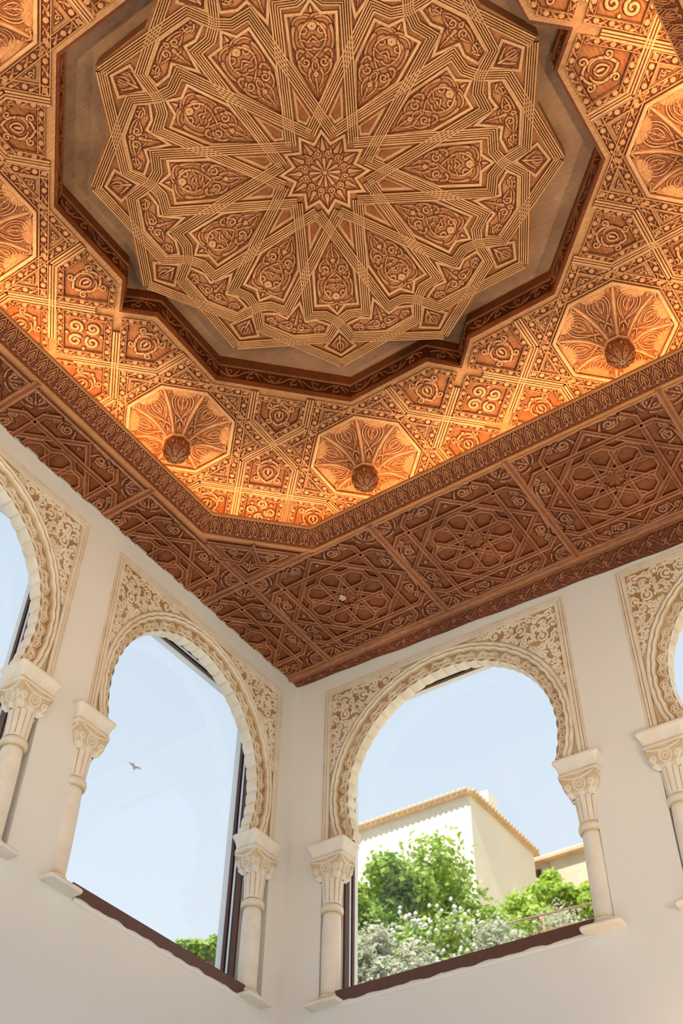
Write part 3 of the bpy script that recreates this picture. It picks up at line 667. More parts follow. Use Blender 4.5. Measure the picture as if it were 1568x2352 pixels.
# octagonal collar and the carved ball
Vc = []; Fc = []; cc_ = []
cp = [(.0120, .0290, .2), (.0165, .0295, .7), (.0172, .0310, .9), (.0160, .0325, .6), (.0125, .0330, .1)]
for r, z, c_ in cp:
    for j in range(8): p = pol(r / math.cos(PI / 8), 45 * j + 22.5); Vc.append((p[0] * S, p[1] * S, z * S)); cc_.append(c_)
for i in range(len(cp) - 1):
    for j in range(8): Fc.append((i * 8 + j, i * 8 + (j + 1) % 8, (i + 1) * 8 + (j + 1) % 8, (i + 1) * 8 + j))
me_col = mesh('collar', Vc, Fc, W_CEI, cc_, smooth=False)
nu, nv = 128, 64; V = []; cv = []; BR = .0170; BZ = .0410
bs = []
for k in range(8): bs += moved([stk(bez([(.2, 0), (.55, .16), (.95, .20), (1.25, .0)]), .055), stk(bez([(.2, 0), (.55, -.16), (.95, -.20), (1.25, .0)]), .055), stk([(.45, 0), (1.0, 0)], .07, .03), stk(spi(1.45, .42, .17, 0, 1.2, 16), .05), stk(bez([(1.25, 0), (1.6, .05), (1.9, .25)]), .06, .03)], rot=k * PI / 4)
bs += [stk(ringp(0, 0, .13), .07)]
pu, pv = np.meshgrid(np.arange(nu) * 2 * PI / nu, np.linspace(0.001, 2.35, nv)); P = np.stack([(pv * np.cos(pu)).ravel(), (pv * np.sin(pu)).ravel()], 1); H, O = field(P, bs, edge=.03)
rr = BR * (1 + .10 * H - .05); rh = pv.ravel(); V = np.column_stack([rr * np.sin(rh) * np.cos(pu.ravel()), rr * np.sin(rh) * np.sin(pu.ravel()), BZ + rr * np.cos(rh)]) * S
i, j = np.meshgrid(np.arange(nv - 1), np.arange(nu), indexing='ij'); a = (i * nu + j).ravel(); b = (i * nu + (j + 1) % nu).ravel()
me_ball = mesh('carved_ball', V, np.stack([a, a + nu, b + nu, b], 1), W_CEI, np.clip(.35 + .55 * H - .5 * O, 0, 1))
octf = lipped([tuple(pol((AP + .0008) / math.cos(PI / 8), 45 * j + 22.5)) for j in range(8)], 'octagonal_rim', W_CEI, w=.0044, h=.0042)
pend = empty('ceiling_pendant', down(CX + dishes[0][0], CY - dishes[0][1], HC))
for k in range(8):
    obj('petal_panel', me_dp, pend, rz=k * PI / 4); obj('rib', me_rib, pend, rz=k * PI / 4 + PI / 8)
obj('octagonal_rim', octf, pend); obj('collar', me_col, pend); obj('carved_ball', me_ball, pend)
tag(pend, cat='ceiling pendant', group='carved pendants hanging round the rosette recess')
plab = {(.17, .3355): 'carved wooden pendant above the right end of the leaf moulding in view',
        (-.17, .3355): 'carved wooden pendant right of the bright chamfered corner, middle one of the photo',
        (-.3355, .17): 'carved wooden pendant left of the bright chamfered corner, next to the leaf moulding',
        (-.3355, -.17): 'carved wooden pendant cut by the left edge of the photo, halfway up the ceiling',
        (.3355, .17): 'carved wooden pendant cut by the right edge of the photo, high beside the recess',
        (.3355, -.17): 'carved wooden pendant above the photo at the right, far side of the recess',
        (.17, -.3355): 'carved wooden pendant behind the camera, right of the recess', (-.17, -.3355): 'carved wooden pendant behind the camera, left of the recess'}
first = True
for dx, dy, q, m_ in dishes:
    # dishes are listed in ceiling-local axes; world y is the negative of local y, and the set is symmetric
    wx, wy = dx, -dy
    fr = down(CX + wx, CY + wy, HC); lab = plab.get((round(wx, 4), round(wy, 4)), 'carved wooden pendant behind the camera')
    if first: pend.matrix_world = fr; pend['label'] = lab; first = False
    else: copy_tree(pend, fr, lab)

# ------------------------------------------------------------------ leaf moulding round the cove
mould = empty('trim_5', cfr, kind='structure')
prof = [(-.004, 0, .8), (-.003, .0022, .9), (.0015, .0026, .9), (.0022, .0004, .3), (.0028, -.0006, .4), (.0192, -.0150, .5), (.0200, -.0152, .9), (.0215, -.0160, .9), (.0215, -.0200, .5), (.016, -.0200, .5)]
oc = octo(OH, OC); V = []; F = []; cv = []
for i in range(8):
    p = np.array(oc[i]); a = np.array(oc[i - 1]); b = np.array(oc[(i + 1) % 8]); t1 = (p - a) / np.linalg.norm(p - a); t2 = (b - p) / np.linalg.norm(b - p)
    n1 = np.array([-t1[1], t1[0]]); n2 = np.array([-t2[1], t2[0]]); m = n1 + n2; m /= np.linalg.norm(m); m /= m @ n1
    for o_, z_, c_ in prof: V.append((*(p + m * o_), z_)); cv.append(c_)
k = len(prof)
for i in range(8):
    for j in range(k - 1): a, b = i * k, ((i + 1) % 8) * k; F.append((a + j, b + j, b + j + 1, a + j + 1))
obj('moulding', mesh('moulding', np.array(V) * S, F, W_LEAF, cv, smooth=False), mould)
LW = .01575; LH = .0225
lst = [stk(bez([(0, .0195), (0, .012), (0, .004)]), .0007, .0010)]
for s_ in (1, -1):
    lst += [stk(bez([(0, .0215), (s_ * .0035, .017), (s_ * .0078, .010), (s_ * .0052, .0035), (s_ * .0012, .0042)]), .00085), stk(bez([(s_ * .0004, .0165), (s_ * .0028, .012), (s_ * .0030, .007)]), .0011, .0005),
            stk(spi(s_ * .0042, .0030, .0022, 90 if s_ > 0 else 90, .85 * s_, 12), .0008, .0006), stk(bez([(s_ * .0078, .0205), (s_ * .0074, .0155), (s_ * .0056, .0125)]), .0010, .0004), stk(bez([(s_ * .0040, .0215), (s_ * .0056, .018), (s_ * .0064, .0155)]), .0009, .0004)]
me_leaf = stroke_panel([(-LW / 2, 0), (LW / 2, 0), (LW / 2, LH), (-LW / 2, LH)], .0006, lst, base=.0004, amp=.0016, ground=.28, name='leaf', mat=W_LEAF, lip=False)
sl = math.atan2(.0144, .0164); cs_, sn_ = math.cos(sl), math.sin(sl)
for i in range(8):
    a = np.array(oc[i]); b = np.array(oc[(i + 1) % 8]); t = (b - a) / np.linalg.norm(b - a); nn = np.array([-t[1], t[0]]); a2 = a + nn * .010 + t * .0055; b2 = b + nn * .010 - t * .0055
    L = np.linalg.norm(b2 - a2); n = max(1, round(L / LW))
    for j in range(n):
        c = a2 + t * (j + .5) * L / n + nn * (.0030 - .010); X = (t[0], t[1], 0); Y = (nn[0] * cs_, nn[1] * cs_, -sn_); Z = tuple(np.cross(X, Y))
        o = obj('leaf', me_leaf, mould); place(o, (c[0], c[1], .0002), X, Y, Z); o.scale = (L / n / LW, 1, 1)

# ------------------------------------------------------------------ soffit panels with interlaced straps
SW = [(-.0035, 0, .0), (-.0033, .0036, .55), (-.0026, .0045, .98), (-.0016, .0036, .30), (.0016, .0036, .62), (.0026, .0045, .98), (.0033, .0036, .55), (.0035, 0, .0)]
HP = .0945
def panel_meshes():
    out = []
    o8 = [tuple(pol(.0860 if j % 2 == 0 else .0658, 22.5 * j)) for j in range(16)]
    out.append(('strap', [pol(.0860 * 1.0, 90 * j) for j in range(4)], True, .0000)); q = .0608
    # axis-parallel square whose sides run on past the corners
    for j in range(4):
        a = PI / 2 * j; c, s = math.cos(a), math.sin(a); rot = lambda x, y: np.array([x * c - y * s, x * s + y * c])
        out.append(('strap', [rot(-.0455, -.0885), rot(-.0595, -.0745), rot(-.0608 + .0013, -.060), rot(-.0608 + .0013, .060), rot(-.0595, .0745), rot(-.0455, .0885)], False, .0008))
    ring = []
    for j in range(8):
        ring += [pol(.0548, 45 * j - 8), pol(.0548, 45 * j + 8), pol(.0478, 45 * j + 22.5)]
    out.append(('strap', ring, True, .0003))
    d = .0136
    for j in range(8):
        n_ = pol(1, 45 * j - 45); t_ = np.array([-n_[1], n_[0]])
        out.append(('strap', [n_ * d + t_ * (d * tp8 * 1.0), n_ * d + t_ * .0455], False, .0001 + .0005 * (j % 2)))
        n_ = pol(1, 45 * j + 45)
        t_ = -np.array([-n_[1], n_[0]])
        out.append(('strap', [n_ * d + t_ * (d * tp8 * 1.0), n_ * d + t_ * .0455], False, .0003 + .0005 * (j % 2)))
    out.append(('panel_border', [(-HP, -HP), (HP, -HP), (HP, HP), (-HP, HP)], True, 0))
    return out
sc_st = []
for a in range(4):
    for s_ in (1, -1):
        base = [stk(bez([(.079, .060 * 1), (.072, .048), (.086, .040), (.088, .030)]), .0014, .0010), stk(spi(.0790, .0285, .0070, 90, 1.5, 26), .0019, .0012), stk(bez([(.088, .030), (.090, .018), (.0895, .008), (.0885, .003)]), .0018, .0008),
                stk(bez([(.0735, .0155), (.082, .0175), (.0855, .0215)]), .0022, .0008), stk(spi(.0795, .0455, .0052, -40, 1.3, 22), .0018, .0010), stk(bez([(.072, .036), (.076, .0395), (.083, .0400)]), .0018, .0008), stk(bez([(.074, .024), (.072, .030), (.0735, .036)]), .0016, .0006),
                stk(bez([(.0885, .0420), (.0900, .0365), (.0905, .030)]), .0012, .0006), stk(bez([(.0665, .021), (.070, .0185), (.0735, .0155)]), .0016, .0007)]
        sc_st += moved(base, my=s_, rot=a * PI / 2)
    sc_st += moved(mirs([stk(spi(.1135, .0070, .0052, 0, 1.2, 20), .0018, .0011), stk(bez([(.1065, .0), (.110, .012), (.120, .0125), (.1225, .004)]), .0016, .0008), stk(bez([(.1025, .004), (.1035, .012), (.1095, .0165)]), .0016, .0008), stk(bez([(.1235, .0), (.127, .003), (.1275, .006)]), .0015, .0005)]) + [stk([(.109, 0), (.121, 0)], .0018, .0008)], rot=PI / 4 + a * PI / 2)
    sc_st += moved([stk(ringp(.0708, 0, .0016), .0012)], rot=a * PI / 2)
def sof_h(P):
    H, O = field(P, sc_st, edge=.0012); r = np.hypot(P[:, 0], P[:, 1]); th = np.arctan2(P[:, 1], P[:, 0])
    k = PI / 8; ph = np.abs((th + k) % (2 * k) - k); st8 = r < .0165 * (1 - .25 * ph / k) 
    tooth = np.abs(((th / (PI / 4)) % 1) - .5) * 2
    h = .0005 + .0020 * H + np.where(r < .0150, .0026 * (1 - r / .0150) * (.35 + .65 * tooth), 0)
    # gently pillowed ground
    return h, .50 + .42 * np.clip(H * 1.2, 0, 1) - .55 * O + np.where(r < .0150, .28 * tooth - .1, 0)
V, F, c_ = relief([(-HP, -HP), (HP, -HP), (HP, HP), (-HP, HP)], .00095, sof_h); me_sg = mesh('carved_ground', V, F, W_SOF, c_)
BPR = [(-.0022, 0, .1), (-.0018, .0035, .8), (.0004, .0035, .9), (.0012, .0020, .3), (.0020, .0020, .6), (.0024, 0, .1)]
pm = []
for nm, pts, cl, z in panel_meshes():
    if nm == 'panel_border': pm.append((nm, sweep([np.array(p) * .968 for p in pts], BPR, closed=True, name=nm, mat=W_SOF)))
    else:
        pm.append((nm, sweep(pts, SW, closed=cl, z=z, name=nm, mat=W_SOF)))
pan = empty('ceiling_panel', down(.168, -.119, 0)); obj('carved_ground', me_sg, pan)
for nm, me in pm: obj(nm, me, pan)
tag(pan, cat='ceiling panel', group='square soffit panels of interlaced straps')
pan['label'] = 'square interlace panel over the right wall nearest the room corner, with a pale chipped centre star'
def bisected(o, co, no):
    import bmesh
    for ch in list(o.children):
        me = ch.data.copy(); bm = bmesh.new(); bm.from_mesh(me)
        ml = ch.matrix_basis
        bmesh.ops.bisect_plane(bm, geom=bm.verts[:] + bm.edges[:] + bm.faces[:], plane_co=co, plane_no=no, clear_outer=True)
        bm.to_mesh(me); bm.free()
        if len(me.polygons) == 0: bpy.data.objects.remove(ch)
        else: ch.data = me
for j, lab in ((1, 'square interlace panel over the right wall, second from the room corner, above the middle of the right window'), (2, 'square interlace panel over the right wall, third from the room corner'), (3, 'square interlace panel over the right wall, cut by the right edge of the photo')):
    copy_tree(pan, down(.168 + .1905 * j, -.119, 0), lab)
first_l = None
for j, lab in ((0, 'cut square interlace panel in the very corner of the soffit where both walls meet'), (1, 'dark cut interlace panel over the left wall, next to the corner one'), (2, 'dark cut interlace panel over the left wall, above the plaster between the two left windows'), (3, 'dark cut interlace panel over the left wall at the left edge of the photo'), (4, 'cut interlace panel over the left wall behind the camera')):
    x, y = -.0215, -.119 - .1925 * j
    if first_l is None:
        first_l = copy_tree(pan, down(x, y, 0), lab); bpy.context.view_layer.update(); bisected(first_l, (.0215 * S, 0, 0), (-1, 0, 0)); first_l['group'] = 'soffit panels cut short by the left wall'
    else: copy_tree(first_l, down(x, y, 0), lab)
# beams between the panels
BM = [(-.0050, 0, .3), (-.0046, .0028, .7), (-.0034, .0042, .9), (-.0016, .0034, .5), (.0016, .0034, .6), (.0034, .0042, .9), (.0046, .0028, .7), (.0050, 0, .3)]
def beam(a, b, pr=BM, nm='beam'):
    a, b = np.array(a), np.array(b); f = lambda p: (p[0] - CX, -(p[1] - CY)); obj(nm, sweep([f(a), f(b)], pr, name=nm, mat=W_SOF), sof)
for j in range(5): beam((.0733 + .1905 * j, -.0225), (.0733 + .1905 * j, -.2150 if j else -.300))
for j in range(5): beam((0.001, -.2155 - .1925 * j), (.080 if j else .175, -.2155 - .1925 * j))
FL = [(-.0030, 0, .3), (-.0026, .0020, .8), (.0026, .0020, .9), (.0030, 0, .3)]
beam((.0790, -.318), (.0790, -.862), FL, 'fillet'); beam((.178, -.2130), (.730, -.2130), FL, 'fillet'); beam((.0790, -.318), (.178, -.2145), FL, 'fillet')
# triangular corner panel between the chamfer and the panels
tr_ = [(.0800, -.2215), (.1620, -.2215), (.0800, -.3030)]
loc = [(x - CX, -(y - CY)) for x, y in tr_]; c0 = np.array(loc).mean(0)
cs = moved(mirs([stk(spi(.0095, .0245, .0065, 200, 1.4, 26), .0018, .0012), stk(bez([(.006, .004), (.014, .012), (.004, .018), (.012, .031), (.0115, .043)]), .0017, .0008), stk(spi(.012, .0375, .0042, 0, 1.2, 20), .0014, .0010), stk(bez([(.0, .012), (-.004, .018), (.001, .024)]), .0018, .0007),
                      stk(spi(-.009, .0060, .0050, 60, 1.2, 20), .0017, .0010), stk(bez([(-.018, .0), (-.014, .009), (-.006, .0125)]), .0017, .0007), stk(bez([(.016, .003), (.0165, .011), (.0155, .020)]), .0016, .0007)]) + [stk([(-.020, 0), (-.002, 0)], .0018, .0009)], 0, 0)
T1 = np.array(loc[0]); dd = np.array([CX, -CY]) * 0; ax = math.atan2((np.array(loc[1]) + np.array(loc[2]) - 2 * T1)[1], (np.array(loc[1]) + np.array(loc[2]) - 2 * T1)[0])
mid_ = T1 + pol(.0335, math.degrees(ax)); cs = moved(cs, mid_[0], mid_[1], ax)
obj('carved_panel', stroke_panel(loc, .0009, cs, base=.0005, amp=.0022, ground=.48, name='carved_panel', mat=W_SOF), sof)
obj('strap', sweep(grow(loc, -.003), SW, closed=True, name='strap', mat=W_SOF), sof)
obj('strap', sweep([T1 + pol(.050, math.degrees(ax) + 52), T1 + pol(.030, math.degrees(ax) + 24), T1 + pol(.058, math.degrees(ax)), T1 + pol(.030, math.degrees(ax) - 24), T1 + pol(.050, math.degrees(ax) - 52)], SW, z=.0006, name='strap', mat=W_SOF), sof)

# ------------------------------------------------------------------ cornice on the right wall
cor = empty('trim_6', onR(0, 0), kind='structure')
pr = [(.0260, .0), (.0255, -.0016), (.0235, -.0022)] + [(.0195 + .0042 * math.cos(a), -.0025 - .0042 * math.sin(a)) for a in np.linspace(.35, PI - .2, 9)] + [(.0140, -.0016), (.0120, -.0030), (.0100, -.0030)]
V = []; F = []; cv = []
for i, x in enumerate((0.0, RX)):
    for d, z in pr: V.append((x * S, z * S, d * S)); cv.append(.75)
k = len(pr); F = [(j, k + j, k + j + 1, j + 1) for j in range(k - 1)]
obj('round_moulding', mesh('round_moulding', V, F, W_SOF, cv), cor)
# carved frieze leaning from the moulding down to the wall, deeper toward the far end
st = []
for i in range(46):
    x = .006 + i * .0198; up = 1 if i % 2 else -1
    st += [stk(bez([(x - .01, .0), (x - .004, up * .007), (x + .004, up * .007), (x + .01, 0)]), .0011), stk(spi(x, .0, .0034, 0, 1.2 * up, 14), .0012, .0008), stk(bez([(x, up * .003), (x + .004, up * .010), (x + .009, up * .008)]), .0014, .0006), stk(bez([(x - .003, -up * .005), (x + .001, -up * .011), (x + .007, -up * .008)]), .0014, .0006)]
nx, ny = 900, 16; X, Y = np.meshgrid(np.linspace(0, RX, nx), np.linspace(-.011, .011, ny)); P = np.stack([X.ravel(), Y.ravel()], 1); H, O = field(P, st); v = (P[:, 1] + .011) / .022
drop = .0045 + .041 * P[:, 0] + .0010 * np.sin(P[:, 0] * 60) * np.sin(P[:, 0] * 23 + 1); dep = .0105 * v + .0008
V = np.column_stack([P[:, 0], -.0030 - (drop - .003) * (1 - v), dep + .0012 * H]) * S
i, j = np.meshgrid(np.arange(ny - 1), np.arange(nx - 1), indexing='ij'); a = (i * nx + j).ravel()
obj('carved_frieze', mesh('carved_frieze', V, np.stack([a, a + 1, a + nx + 1, a + nx], 1), W_SOF, np.clip(.35 + .45 * H - .45 * O, 0, 1)), cor)
# uneven lip where the left plaster meets the wood
V = []; F = []
for i in range(160):
    y = RY * i / 159; z = -.0012 - .0011 * math.sin(i * .5) * math.sin(i * .17 + 2) - .0006 * rnd.random()
    V += [(-y * S, (z - .006) * S, .0003 * S), (-y * S, z * S, .0014 * S), (-y * S, (z + .0012) * S, .0004 * S)]
    if i: F += [(3 * i - 3 + q, 3 * i - 2 + q, 3 * i + 1 + q, 3 * i + q) for q in range(2)]
obj('plaster_edge', mesh('plaster_edge', V, F, WALL), wall_left)

# ------------------------------------------------------------------ arches
AA, AB, AZ = .1480, .1445, -.2100
def arch_path(n=620):
    t = np.radians(np.linspace(-19, 199, n)); P = np.stack([AA * np.cos(t), AZ + AB * np.sin(t)], 1); N = np.stack([np.cos(t) / AA, np.sin(t) / AB], 1); N /= np.linalg.norm(N, axis=1)[:, None]
    m = 14; z = np.linspace(-.2712, P[0, 1], m)[:-1]; f0 = np.column_stack([np.full(m - 1, P[0, 0] - .0005), z]); N0 = np.tile([1., 0.], (m - 1, 1))
    k = np.linspace(0, 1, m - 1)[:, None]; N0 = N0 * (1 - k) + N[0] * k; N0 /= np.linalg.norm(N0, axis=1)[:, None]
    Pa = np.vstack([f0, P, (f0 * [-1, 1])[::-1]]); Na = np.vstack([N0, N, (N0 * [-1, 1])[::-1]]); s = np.concatenate([[0], np.cumsum(np.linalg.norm(np.diff(Pa, axis=0), axis=1))]); return Pa, Na, s
AP_, AN_, AS_ = arch_path(); LTOT = AS_[-1]; NS = 2 * round(LTOT / .0168 / 2); PER = LTOT / NS
sc = np.abs(np.sin(PI * AS_ / PER)) ** .7
lace = []
for o_ in (-2 * PER, 0, 2 * PER):
    lace += [stk(ringp(o_ + PER * .5, .0056, .0022), .00055), stk(ringp(o_ + PER * 1.5, .0056, .0030, .0026), .00055), stk(bez([(o_, .0004), (o_ + PER * .3, .0145), (o_ + PER * .7, .0145), (o_ + PER, .0004)]), .00055), stk(bez([(o_ + PER, .0004), (o_ + PER * 1.3, .0145), (o_ + PER * 1.7, .0145), (o_ + 2 * PER, .0004)]), .00055),
             stk(bez([(o_ + PER * .12, .0004), (o_ + PER * .34, .0112), (o_ + PER * .66, .0112), (o_ + PER * .88, .0004)]), .0004), stk(bez([(o_ + PER * 1.12, .0004), (o_ + PER * 1.34, .0112), (o_ + PER * 1.66, .0112), (o_ + 1.88 * PER, .0004)]), .0004),
             stk(bez([(o_ + PER * .5, .0036), (o_ + PER, .0005), (o_ + PER * 1.5, .0036)]), .0005), stk(bez([(o_ + PER * .5, .0078), (o_ + PER, .0102), (o_ + PER * 1.5, .0078)]), .0005), stk(bez([(o_ + PER * .8, .0100), (o_ + PER, .0055), (o_ + PER * 1.2, .0100)]), .0005), stk(bez([(o_ - PER * .5, .0036), (o_, .0005), (o_ + PER * .5, .0036)]), .0005)]
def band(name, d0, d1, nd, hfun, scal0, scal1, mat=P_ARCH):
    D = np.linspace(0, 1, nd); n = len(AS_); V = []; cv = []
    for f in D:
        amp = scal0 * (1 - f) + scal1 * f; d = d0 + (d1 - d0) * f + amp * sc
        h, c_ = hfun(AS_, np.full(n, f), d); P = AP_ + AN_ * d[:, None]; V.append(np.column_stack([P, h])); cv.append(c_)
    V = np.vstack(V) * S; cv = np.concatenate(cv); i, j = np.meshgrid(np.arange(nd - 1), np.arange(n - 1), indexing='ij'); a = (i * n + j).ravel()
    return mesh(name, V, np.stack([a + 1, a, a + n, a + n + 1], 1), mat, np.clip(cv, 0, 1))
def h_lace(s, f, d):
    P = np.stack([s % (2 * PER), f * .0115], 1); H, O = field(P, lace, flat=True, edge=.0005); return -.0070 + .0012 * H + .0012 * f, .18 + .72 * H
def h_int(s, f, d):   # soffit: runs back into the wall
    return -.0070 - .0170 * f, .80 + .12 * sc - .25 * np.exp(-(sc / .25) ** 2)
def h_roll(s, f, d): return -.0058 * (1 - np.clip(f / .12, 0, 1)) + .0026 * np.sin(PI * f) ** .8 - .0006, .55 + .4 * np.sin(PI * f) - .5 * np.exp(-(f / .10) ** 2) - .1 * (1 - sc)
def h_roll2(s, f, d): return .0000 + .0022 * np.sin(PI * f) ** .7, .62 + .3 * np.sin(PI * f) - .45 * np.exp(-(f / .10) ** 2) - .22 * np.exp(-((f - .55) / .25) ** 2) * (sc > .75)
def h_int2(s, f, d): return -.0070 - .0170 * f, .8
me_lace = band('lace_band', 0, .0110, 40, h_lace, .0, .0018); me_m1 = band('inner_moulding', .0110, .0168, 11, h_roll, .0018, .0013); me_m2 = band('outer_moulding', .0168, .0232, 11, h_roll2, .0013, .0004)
# soffit with flutes
n = len(AS_); nd = 8; V = []; cv = []
fl_ = np.abs(np.sin(PI * (AS_ / PER) * 1.0)) ** .6
for f in np.linspace(0, 1, nd):
    off = .0034 * fl_ * (1 - .25 * f) - .0022 + .0020 * math.sin(PI * f); P = AP_ - AN_ * np.asarray(off)[:, None] * 1.0; V.append(np.column_stack([P, np.full(n, -.0066 - .0175 * f)])); cv.append(.82 + .1 * fl_ - .35 * np.exp(-(fl_ / .25) ** 2) - .12 * f)
i, j = np.meshgrid(np.arange(nd - 1), np.arange(n - 1), indexing='ij'); a = (i * n + j).ravel(); me_int = mesh('fluted_soffit', np.vstack(V) * S, np.stack([a, a + 1, a + n + 1, a + n], 1), P_ARCH, np.clip(np.concatenate(cv), 0, 1))
# backing between the mouldings and the border
V = []; F = []
q = np.arange(0, n, 2)
for m_, i_ in enumerate(q):
    p = AP_[i_] + AN_[i_] * .018; dv = p - np.array([0, AZ]); sx_ = min(.1745 / max(abs(dv[0]), 1e-6), (-.0405 - AZ) / dv[1] if dv[1] > 1e-6 else 1e9)
    e_ = np.array([0, AZ]) + dv * max(1, sx_); 
    if dv[1] < .03: e_ = np.array([math.copysign(.1745, p[0]), p[1]])
    V += [(*(p * S), -.0014 * S), (*(e_ * S), -.0014 * S)]
    if m_: F.append((2 * m_ - 1, 2 * m_ - 2, 2 * m_, 2 * m_ + 1))
me_back = mesh('backing', V, F, P_ARCH, [.5] * len(V), smooth=False)
# pierced scrollwork spandrel
te = np.radians(np.linspace(14, 72, 30)); ext = np.stack([(AA + .0238) * np.cos(te), AZ + (AB + .0238) * np.sin(te)], 1)
SP = [tuple(p) for p in ext] + [(.062, -.0428), (.1712, -.0428), (.1712, ext[0][1])]
rs_ = random.Random(11); sst_ = []; cen = []
tries = 0
while len(cen) < 64 and tries < 14000:
    tries += 1; x, y = rs_.uniform(.05, .171), rs_.uniform(-.175, -.043)
    if (x / .173) ** 2 + ((y - AZ) / .170) ** 2 < 1 or any(math.hypot(x - a, y - b) < c_ for a, b, c_ in cen): continue
    d = -sd_poly(np.array([[x, y]]), SP)[0]; r = rs_.choice((.0092, .0074, .0060)) if tries < 4000 else rs_.choice((.0060, .0048, .0038))
    if tries > 8000: r = .0030
    if d < r * .75: continue
    if all(math.hypot(x - a, y - b) > (r + c_) * .98 for a, b, c_ in cen): cen.append((x, y, r))
for i_, (x, y, r) in enumerate(cen):
    a0 = rs_.uniform(0, 360); tr = rs_.choice((-1, 1)); w_ = .00125 if r > .0045 else .00115
    if r > .0055: sst_ += [stk(spi(x, y, r * .90, a0, 1.25 * tr, 30, .22), w_, w_ * 1.0), stk(ringp(x, y, r * .10), .0011), stk(bez([(x + r * math.cos(a0 / 57.3 + 2.6), y + r * math.sin(a0 / 57.3 + 2.6)), (x + r * 1.25 * math.cos(a0 / 57.3 + 2.2), y + r * 1.25 * math.sin(a0 / 57.3 + 2.2)), (x + r * 1.2 * math.cos(a0 / 57.3 + 1.7), y + r * 1.2 * math.sin(a0 / 57.3 + 1.7))]), .0016, .0005)]
    elif r > .0035: sst_ += [stk(ringp(x, y, r * .78), w_), stk([(x - r * .7, y), (x + r * .7, y)], .0006), stk([(x, y - r * .7), (x, y + r * .7)], .0006)]
    else: sst_ += [stk(bez([(x - r, y - r * .4), (x, y + r), (x + r, y - r * .3)]), w_ * 1.5, w_ * .6), stk(bez([(x - r * .2, y + r), (x + r * .2, y), (x, y - r)]), w_ * 1.3, w_ * .5)]
    near = sorted(cen, key=lambda c_: math.hypot(c_[0] - x, c_[1] - y))[1:3]
    for a, b, c_ in near:
        vx, vy = a - x, b - y; L = math.hypot(vx, vy); sst_.append(stk(bez([(x + vx / L * r * .8, y + vy / L * r * .8), ((x + a) / 2 - vy * .18, (y + b) / 2 + vx * .18), (a - vx / L * c_ * .8, b - vy / L * c_ * .8)]), .00125, .0010))
for p in ext[::2]: sst_.append(stk([p * .999, p + (p - [0, AZ]) * .03], .0012, .0007))
def spandrel(my_):
    poly = [(x * my_, y) for x, y in SP]; st = [(p * np.array([my_, 1]), w_, h, r) for p, w_, h, r in sst_]
    def hf(P):
        H, O = field(P, st, flat=True, edge=.0005); e = np.clip(1 - np.clip(-sd_poly(P, poly) / .0013, 0, 1), 0, 1); H = np.maximum(H, (e > .15) * 1.); return -.0012 + .0016 * H, .06 + .82 * H
    V, F, c_ = relief(poly, .00062, hf); 
    return mesh('spandrel', V, F, P_ARCH, c_)
me_s1, me_s2 = spandrel(1), spandrel(-1)
BO = [(-.0066, -.0010, .1), (-.0064, .0022, .75), (-.0020, .0022, .86), (-.0014, .0008, .15), (-.0008, .0020, .8), (.0018, .0020, .85), (.0024, .0006, .12), (.0030, .0014, .7), (.0050, .0014, .72), (.0056, -.0008, .1)]
bp = [(.1775, -.2712), (.1775, -.0378), (-.1775, -.0378), (-.1775, -.2712)]
me_bo = sweep([np.array(p) for p in bp], [(-o_, h, c_) for o_, h, c_ in BO][::-1], name='outer_border', mat=P_ARCH)
def arch(fr, sx_, lab, group=None):
    r = empty('plaster_arch', fr, label=lab, cat='arch')
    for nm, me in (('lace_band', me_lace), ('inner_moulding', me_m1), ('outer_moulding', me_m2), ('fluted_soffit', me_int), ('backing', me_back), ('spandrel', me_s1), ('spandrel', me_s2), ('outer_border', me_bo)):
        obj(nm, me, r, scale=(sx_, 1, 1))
    return r
arch(onR(R_ARCH[0], 0), 1, 'cream carved plaster horseshoe arch of the right wall window that shows the house and trees')
arch(onR(R_ARCH[1], 0), 1, 'cream carved plaster arch cut by the right edge of the photo')
arch(onL(L_ARCH[0], 0), .9266, 'cream carved plaster arch of the left wall window nearest the room corner, only sky behind')
arch(onL(L_ARCH[1], 0), .9266, 'cream carved plaster arch at the left edge of the photo, half cut off')
arch(onL(L_ARCH[2], 0), .9266, 'cream carved plaster arch of the left wall beyond the left edge of the photo')

# ------------------------------------------------------------------ columns
def loft(secs, name, mat, n=96, disp=None, caps=True):
    # secs: (z, half size, exponent, cav); superellipse sections
    V = []; cv = []; th = np.arange(n) * 2 * PI / n
    for i, (z, a, e_, c_) in enumerate(secs):
        c, s = np.abs(np.cos(th)), np.abs(np.sin(th)); r = a / (c ** e_ + s ** e_) ** (1 / e_)
        x, y = r * np.cos(th), r * np.sin(th); cc = np.full(n, c_)
        if disp: dr, dc = disp(th, z, a); x += dr * np.cos(th); y += dr * np.sin(th); cc = cc + dc
        V.append(np.column_stack([x, y, np.full(n, z)])); cv.append(cc)
    V = np.vstack(V) * S; k = len(secs); i, j = np.meshgrid(np.arange(k - 1), np.arange(n), indexing='ij'); a = (i * n + j).ravel(); b = (i * n + (j + 1) % n).ravel()
    F = np.stack([a, b, b + n, a + n], 1)
    return mesh(name, V, F, mat, np.clip(np.concatenate(cv), 0, 1))
Z0 = -.474
sh = [(-.4600 - Z0, .0110, 2, .5), (-.455 - Z0, .0113, 2, .8), (-.42 - Z0, .0115, 2, .88), (-.39 - Z0, .0114, 2, .86), (-.368 - Z0, .0108, 2, .72), (-.362 - Z0, .0104, 2, .35)]
me_sh = loft(sh, 'shaft', P_COL, 64)
